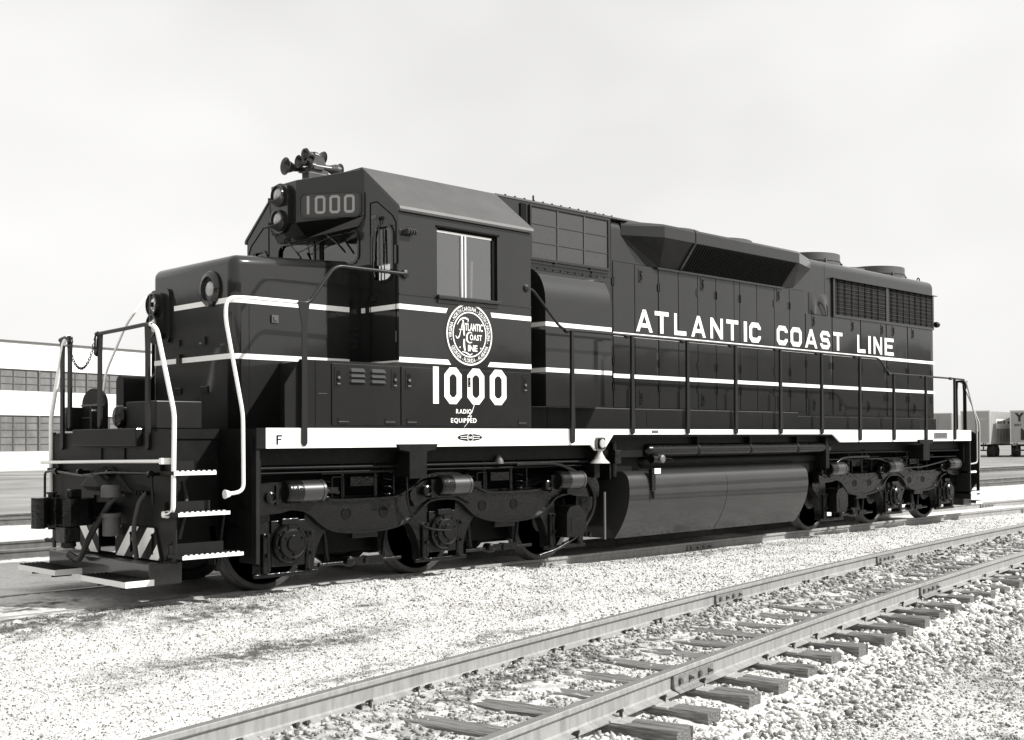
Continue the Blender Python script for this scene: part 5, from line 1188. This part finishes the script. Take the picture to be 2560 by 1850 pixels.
def truck(xc, flip):
    T = empty('truck', (xc+BASE, 0, 0), LOCO)
    for sy in (-1, 1):
        o = sideframe(sy, 1.14, 1.25).build('side_frame', parent=T, bevel=.022)
        # flange ribs top and bottom (cast I-section)
        b = MM(TRUCK); 
        for L_ in (top_, bot_):
            vs = []
            for a, z in L_: vs += [(a, sy*1.29, z), (a, sy*1.13, z)]
            dz = .022
            vs2 = [(p[0], p[1], p[2]+(-dz if L_ is top_ else dz)) for p in vs]
            n_ = len(L_)
            b.add(vs+vs2, [(2*i, 2*i+1, 2*i+3, 2*i+2) for i in range(n_-1)]+[(2*n_+2*i, 2*n_+2*i+1, 2*n_+2*i+3, 2*n_+2*i+2) for i in range(n_-1)]+[(2*i, 2*i+2, 2*n_+2*i+2, 2*n_+2*i) for i in range(n_-1)])
        for hx in (-1.32, -.86, .64+.0, 1.14):
            pass
        b.build('frame_flange', parent=T)
        for hx in (-1.34, -.84, .63, 1.15):
            MM(GROOVE).lathe([(.050, sy*1.246), (.050, sy*1.2535), (.001, sy*1.2535)], (hx, 0, .77), 'y', 16).build('frame_hole', parent=T)
            MM(TRUCK).lathe([(.066, sy*1.25), (.062, sy*1.260), (.052, sy*1.260), (.051, sy*1.25)], (hx, 0, .77), 'y', 16).build('hole_rim', parent=T)
        for q_ in ((-1.25, -.9), (.85, 1.2)): MM(TRUCK).box(q_[0], q_[1], sy*1.20-.03, sy*1.20+.03, .50, .57).build('safety_lug', parent=T, bevel=.01)
        for i, ax in enumerate((-2.07, 0, 2.07)):
            # pedestal legs
            for lx in (-.30, .24): 
                o1, o2 = (.26, .0) if lx < 0 else (.0, .26)
                b = MM(TRUCK).prism(cat_([(ax+lx-.02, .20), (ax+lx-.03, .35), (ax+lx-.05-o1*.25, .55), (ax+lx-.03-o1, .74), (ax+lx-.02-o1, .84)], 3)+[(ax+lx+.09+o2, .84)]+cat_([(ax+lx+.10+o2, .74), (ax+lx+.12+o2*.25, .55), (ax+lx+.10, .35), (ax+lx+.09, .20)], 3), sy*1.10, sy*1.235, 'y'); b.box(ax+lx, ax+lx+.07, sy*1.25-.02, sy*1.25+.02, .22, .62); b.build('pedestal', parent=T, bevel=.012)
            b = MM(TRUCK).box(ax-.38, ax+.38, sy*1.22-.02, sy*1.22+.02, .175, .215); b.build('tie_bar', parent=T, bevel=.005)
            # journal box
            b = MM(TRUCK)
            if (i == (2 if not flip else 0)) and sy < 0:
                b.prism([(-.16,.32),(.14,.32),(.20,.42),(.20,.60),(.06,.72),(-.10,.70),(-.16,.62)], 0, -.24, 'y'); b.v = [(p[0]+ax, p[1]-1.18, p[2]) for p in b.v]
                b.box(ax-.08, ax+.12, -1.425, -1.418, .38, .55)
            else:
                b.box(ax-.20, ax+.20, sy*1.20-.06, sy*1.20+.06, .28, .74); b.lathe([(.20, sy*1.18), (.20, sy*1.30), (.185, sy*1.32), (.15, sy*1.32), (.15, sy*1.35), (.13, sy*1.365), (.085, sy*1.365), (.08, sy*1.385), (.001, sy*1.385)], (ax, 0, .51), 'y', 28)
                for k in range(8): a = 2*PI*k/8+.2; b.lathe([(.014, sy*1.32), (.014, sy*1.34), (.001, sy*1.34)], (ax+.168*math.cos(a), 0, .51+.168*math.sin(a)), 'y', 8)
                for k in range(3): a = 2*PI*k/3+.5; b.lathe([(.012, sy*1.365), (.012, sy*1.385), (.001, sy*1.385)], (ax+.108*math.cos(a), 0, .51+.108*math.sin(a)), 'y', 8)
                b.box(ax-.10, ax+.10, sy*1.26-.04, sy*1.26+.04, .70, .76)
            b.build('journal_box', parent=T, bevel=.006)
            for k in (-1, 1):
                b = MM(TRUCK); b.tube([(ax+k*.235, sy*1.25, .24), (ax+k*.235, sy*1.25, .62)], .03, 8); b.lathe([(.02, sy*1.26), (.02, sy*1.31), (.001, sy*1.31)], (ax+k*.26, 0, .40), 'y', 8).lathe([(.02, sy*1.26), (.02, sy*1.31), (.001, sy*1.31)], (ax+k*.26, 0, .60), 'y', 8)
                b.build('pedestal_liner', parent=T)
            # brake cylinders above each axle
            dx = (-.08, .0, .14)[i] if not flip else (-.14, .0, .08)[i]
            d_ = 1 if not flip else 1
            cx_ = ax + ((.02, -.02, -.14)[i] if not flip else (-.18, -.32, -.06)[i])
            b = MM(TRUCK).lathe([(.105, -.18), (.118, -.16), (.118, .0), (.11, .0)], (cx_+.05, sy*1.34, 1.03), 'x', 24); b.mat(mat_cyl).lathe([(.112, 0), (.112, .24), (.118, .24), (.118, .27), (.10, .285), (.035, .29), (.03, .36), (.001, .36)], (cx_+.05, sy*1.34, 1.03), 'x', 24)
            b.mat(TRUCK).box(cx_-.22, cx_-.05, sy*1.30-.05, sy*1.30+.05, .90, 1.10).tube([(cx_+.40, sy*1.34, 1.03), (cx_+.55, sy*1.33, 1.0)], .02, 8).box(cx_+.38, cx_+.52, sy*1.34-.03, sy*1.34+.03, 1.0, 1.06)
            b.lathe([(.06, sy*1.30), (.06, sy*1.36), (.04, sy*1.37), (.035, sy*1.35), (.001, sy*1.35)], (cx_-.28, 0, .98), 'y', 16)
            b.build('brake_cylinder', parent=T)
            # brake shoe and lever
            for k in (-1, 1):
                b = MM(TRUCK); X0 = ax+k*.56
                b.prism([(X0-.03, .30), (X0+.03, .30), (X0+k*.06+.03, .70), (X0+k*.06-.03, .70)], sy*.72, sy*.84, 'y'); b.tube([(X0+k*.1, sy*1.0, .26), (X0+k*.02, sy*1.02, .86)], .028, 8)
                b.build('brake_shoe', parent=T, bevel=.008)
        for a0 in (-1.04, 1.04):
            b = MM(TRUCK).tube([(a0-.55, sy*1.10, .24), (a0+.55, sy*1.10, .24)], .022, 8); b.lathe([(.055,sy*1.06),(.055,sy*1.17),(.03,sy*1.18)], (a0-.18,0,.25), 'y', 14).lathe([(.045,sy*1.06),(.045,sy*1.16),(.001,sy*1.16)], (a0+.06,0,.25), 'y', 12).box(a0-.2,a0+.28,sy*1.13-.012,sy*1.13+.012,.21,.29)
            b.build('brake_rod', parent=T)
            b = MM(TRUCK)
            b.tube([(a0-.6, sy*1.22, 1.20), (a0+.6, sy*1.22, 1.21)], .014, 6).tube([(a0-.25,sy*1.1,.92),(a0-.25,sy*1.1,1.3)], .03, 8).tube([(a0+.2,sy*1.1,.92),(a0+.2,sy*1.1,1.3)], .03, 8).box(a0-.14,a0+.2,sy*1.08-.03,sy*1.08+.03,1.05,1.15)
            b.tube(round_path([(a0-.45,sy*1.2,.95),(a0-.45,sy*1.2,1.16),(a0-.3,sy*1.2,1.16),(a0-.3,sy*1.2,.95)],.03), .010, 6)
            b.tube(round_path([(a0+.38,sy*1.2,.95),(a0+.38,sy*1.2,1.22),(a0+.5,sy*1.2,1.22)],.03), .010, 6)
            b.build('truck_piping', parent=T)
    for sy in (-1, 1):
        for a0 in (-1.45, -.62, .62, 1.45):     # spring nests and brackets standing on the frame
            b = MM(TRUCK)
            b.tube([(a0+.07*math.cos(t*.9), sy*(1.02+.07*math.sin(t*.9)), .92+.012*t) for t in range(0, 30)], .016, 6); b.build('coil_spring', parent=T)
        b = MM(TRUCK).prism(cat_([(-2.60,.80),(-2.62,.95),(-2.50,1.10),(-2.25,1.13),(-2.02,1.10)], 3)+[(-2.02,.86),(-2.2,.82)], sy*1.20, sy*1.33, 'y'); b.build('frame_end', parent=T, bevel=.03)
        b = MM(TRUCK).prism(cat_([(2.60,.80),(2.62,.95),(2.50,1.10),(2.25,1.13),(2.02,1.10)], 3)+[(2.02,.86),(2.2,.82)], sy*1.20, sy*1.33, 'y'); b.build('frame_end', parent=T, bevel=.03)
        b = MM(TRUCK).prism(cat_([(-.42,.80),(-.50,.95),(-.30,1.14),(0,1.18),(.30,1.14),(.50,.95),(.42,.80)], 3)+[(.2,.9),(-.2,.9)], sy*1.20, sy*1.29, 'y'); b.build('frame_crown', parent=T, bevel=.025)
    b = MM(UNDER).box(-2.5, 2.5, -.66, -.62, .30, 1.3).box(-2.5, 2.5, .62, .66, .30, 1.3).box(-2.3, 2.3, -1.0, -.85, .62, .95).box(-2.3, 2.3, .85, 1.0, .62, .95).box(-.5, .5, -.85, .85, .62, 1.0)
    for ax in (-1.9, -.5, 1.2): b.box(ax, ax+.7, -.55, .55, .25, .8)
    b.build('bolster', parent=T, bevel=.01)
    for ax in (-2.07, 0, 2.07):
        b = MM(WHEEL)
        for sy in (-1, 1):
            b.lathe([(.06, sy*.60), (.12, sy*.62), (.13, sy*.72), (.40, sy*.705), (.43, sy*.685), (.535, sy*.69), (.54, sy*.70), (.515, sy*.715)], (ax, 0, .508), 'y', 56)
            b.lathe([(.508, sy*.815), (.50, sy*.825), (.455, sy*.825), (.435, sy*.805), (.40, sy*.77), (.20, sy*.765), (.15, sy*.83), (.13, sy*.86), (.09, sy*.86), (.001, sy*.86)], (ax, 0, .508), 'y', 56)
            b.mat(TREAD).lathe([(.515, sy*.715), (.508, sy*.74), (.5075, sy*.815)], (ax, 0, .508), 'y', 56); b.mat(WHEEL)
        b.lathe([(.09, -1.2), (.09, 1.2)], (ax, 0, .508), 'y', 18)
        b.build('wheelset', parent=T)
mat_cyl = mat('cylinder_enamel', .024, .35, .5, .35)
truck(3.92, False); truck(14.55, True)

# =================================================================== BACKGROUND
def factory():
    P0 = Vector((23.83, 62.77, 0)); a = math.radians(76.0); d = Vector((math.sin(a), math.cos(a), 0)); nn = Vector((d.y, -d.x, 0))
    root = tag(empty('factory_building', P0), 'long low white factory with two bands of grey windows, far behind the front railing', 'building')
    root.rotation_euler = (0, 0, math.atan2(d.y, d.x))
    S0, S1, D = -45, 190, 40
    WW = mat('white_factory_wall', .74, .8, .2, noise=.04, nscale=.5, stretch=(1, 1, 1)); WB = mat('factory_base_wall', .50, .8, .2, noise=.15, nscale=.4)
    W1 = mat('factory_window_glass', .15, .35, .5, noise=.30, nscale=1.1, stretch=(1.2, 1, .6)); FR = mat('window_muntin', .12, .6, .3); RF = mat('factory_roof_edge', .10, .7, .3)
    zs = [(-.5, 1.0, 0, WB), (3.26, 4.79, 0, WW), (6.15, 7.85, 0, WW)]
    for z0, z1, y, m_ in zs: MM(m_).box(S0, S1, y, D, z0, z1).build('wall', parent=root)
    MM(RF).box(S0-.2, S1+.2, -.12, D, 7.85, 7.93).build('roof', parent=root)
    for z0, z1, rows in ((1.0, 3.26, 5), (4.79, 6.15, 3)):
        o = MM(W1).box(S0, S1, .12, D, z0, z1).build('window_band', parent=root)
        b = MM(FR); x = S0; k = 0
        while x <= S1:
            big = k % 4 == 0; wd = .06 if big else .02; b.box(x-wd, x+wd, .03 if big else .06, .12, z0, z1); x += .92; k += 1
        for r in range(rows+1):
            z = z0+(z1-z0)*r/rows; b.box(S0, S1, .07, .115, z-.015, z+.015)
        q = b.build('window_muntins', parent=o); q['kind'] = 'stuff'
factory()
TW = mat('trailer_aluminium', .34, .5, .5, metal=.2, noise=.08, nscale=.8); TD = mat('trailer_dark', .03, .7, .3); TG = mat('trailer_trim', .60, .4, .5); TWH = mat('trailer_sign_panel', .75, .5, .4); TIRE = mat('tyre_rubber', .02, .8, .3)
def trailer(x, y, head, label, kind, Lt=12.2):
    root = tag(empty('semi_trailer', (x, y, -.24)), label, 'trailer')
    a = math.radians(head); root.rotation_euler = (0, 0, math.atan2(math.cos(a), math.sin(a)))     # local +x runs from rear doors to front
    # local y: 0..2.44 to the left of the rear face's right corner
    MM(TW).box(0, Lt, 0, 2.44, 1.15, 4.05).build('body', parent=root, bevel=.05)
    b = MM(TG).box(-.02, .06, -.02, .08, 1.15, 4.07).box(-.02, .06, 2.36, 2.46, 1.15, 4.07).box(-.02, .06, .08, 2.36, 3.97, 4.07).box(-.02, .06, .08, 2.36, 1.13, 1.3); b.build('rear_frame', parent=root)
    MM(TD).box(-.03, -.02, 1.215, 1.23, 1.3, 3.97).build('door_gap', parent=root)
    b = MM(TD)
    for yy in (.35, .55, 1.9, 2.1): b.lathe([(.06, -.035), (.06, -.02)], (0, yy, 1.22), 'x', 10)
    b.build('tail_lamp', parent=root)
    for k in range(12): MM(TG).box(.9+k*.98, .93+k*.98, -.012, 0, 1.2, 4.0).build('side_rib', parent=root)
    MM(TD).box(.8, 3.6, .5, 1.94, .95, 1.15).box(.8, Lt, .9, 1.5, 1.0, 1.15).build('chassis', parent=root)
    for ax in (1.2, 2.5):
        for yy in (.25, 2.15):
            MM(TIRE).lathe([(.30,-.26),(.5,-.24),(.52,-.1),(.52,.1),(.5,.24),(.30,.26)], (ax, yy, .52), 'y', 20).mat(TG).lathe([(.3,-.2),(.28,-.24),(.1,-.22),(.001,-.22)], (ax, yy, .52), 'y', 16).build('wheel', parent=root)
    for yy in (.5, 1.9): MM(TD).box(Lt-3.0, Lt-2.85, yy, yy+.12, .1, 1.15).box(Lt-3.1, Lt-2.75, yy-.08, yy+.2, .03, .12).build('landing_gear', parent=root)
    MM(TD).box(-.06, .0, .3, 2.1, .55, .68).box(-.05, .02, .5, .6, .6, 1.15).box(-.05, .02, 1.85, 1.95, .6, 1.15).build('rear_bumper', parent=root)
    if kind == 1:
        b = MM(TWH).box(1.9, 8.6, -.03, -.015, 2.5, 3.35); sg = b.build('side_sign', parent=root)
        b = MM(TD)
        xx = 2.2
        for w_ in (.6,.5,.3,.6,.0,.7,.4,.6,.5):
            if w_: b.box(xx, xx+w_*.8, -.034, -.03, 2.95, 3.2)
            xx += .68
        b.build('sign_lettering', parent=sg)
        MM(TG).box(-.03, -.02, .3, 1.0, 3.3, 3.36).build('door_bar', parent=root)
    elif kind == 2:
        b = MM(TD); P_ = lambda u, v: (-.028, 2.44-u, v)
        text(b, 'Y', .75, 3.15, .95, P_, .05); text(b, '8057', .62, 2.72, .24, P_, .03)
        b.add([P_(.85,1.5), P_(1.7,1.5), P_(1.7,1.75), P_(1.35,2.05), P_(.95,2.5), P_(.85,2.5)], [(0,1,2,3,4,5)]); b.build('door_lettering', parent=root)
def onray(px, py, z): # helper: world point on the ground seen at a picture position, evaluated once for the layout table below
    pass
trailer(95.4, 31.7, 82, 'pale box trailer with a white sign panel on its side, parked beside the Y trailer', 1)
trailer(97.9, 28.35, 74, 'pale box trailer with a big black Y on its rear doors', 2)
trailer(102.1, 38.2, 70, 'pale box trailer glimpsed through the rear railing of the locomotive', 0)
# weeds: small tufts on the gravel
def tufts():
    WD = mat('dry_weeds', .16, .8, .2, noise=.4, nscale=30); b = MM(WD); r = random.Random(5)
    spots = []
    for _ in range(70):
        x = r.uniform(2.5, 14); y = trk(x)-.75-r.uniform(2.3, 4.2); spots.append((x, y, r.uniform(.6, 1.1)))
    for _ in range(60):
        x = r.uniform(-4, 20); y = r.uniform(-4.8, -1.2); 
        if y > trk(x)+.4: spots.append((x, y, r.uniform(.4, .8)))
    for _ in range(14): spots.append((r.uniform(-8, -1), r.uniform(5, 12), r.uniform(2, 4)))
    for x, y, s_ in spots:
        z = float(hmap(np.array([x]), np.array([y]))[0])
        for k in range(r.randint(8, 18)):
            a = r.uniform(0, 2*PI); L_ = s_*r.uniform(.03, .09); q = s_*.05; bx_, by_ = x+r.uniform(-q, q)*1.5, y+r.uniform(-q, q)*1.5; w_ = .0022*s_+.001
            tx, ty = math.cos(a), math.sin(a); lean = r.uniform(.2, .9)
            b.add([(bx_-ty*w_, by_+tx*w_, z), (bx_+ty*w_, by_-tx*w_, z), (bx_+tx*L_*lean, by_+ty*L_*lean, z+L_)], [(0,1,2)])
    o = b.build('weeds', fixn=False); o['kind'] = 'stuff'
tufts()
# distant woods behind the camera, plus an arc added off the nose (they show only as the dark band mirrored in the paint)
def woods():
    WDM = mat('unseen_foliage', .05, .9, .1, noise=.4, nscale=.4); b = MM(WDM); r = random.Random(9)
    for k in range(760):
        hd = math.radians(r.uniform(91, 345)); rd = r.uniform(118, 150); x = 8+rd*math.sin(hd)*1.15; y = -12+rd*math.cos(hd); h = r.uniform(10.5, 15.5)*(1.25 if hd > 4.6 else 1); R = r.uniform(3.5, 6)  # the taller arc is added, unseen, to darken the nose front's reflection
        for q in range(4):
            cx_, cy_, cz_ = x+r.uniform(-2, 2), y+r.uniform(-2, 2), h*(.3+.2*q)-.5
            rr2 = R*(1.05-.17*q); vs = [(cx_+p_[0]*rr2*r.uniform(.8,1.2), cy_+p_[1]*rr2, cz_+p_[2]*rr2*.6*r.uniform(.8,1.2)) for p_ in ICO]; b.add(vs, [tuple(int(i) for i in f) for f in ICF])
    o = b.build('unseen_woods', fixn=False); o['kind'] = 'stuff'
woods()
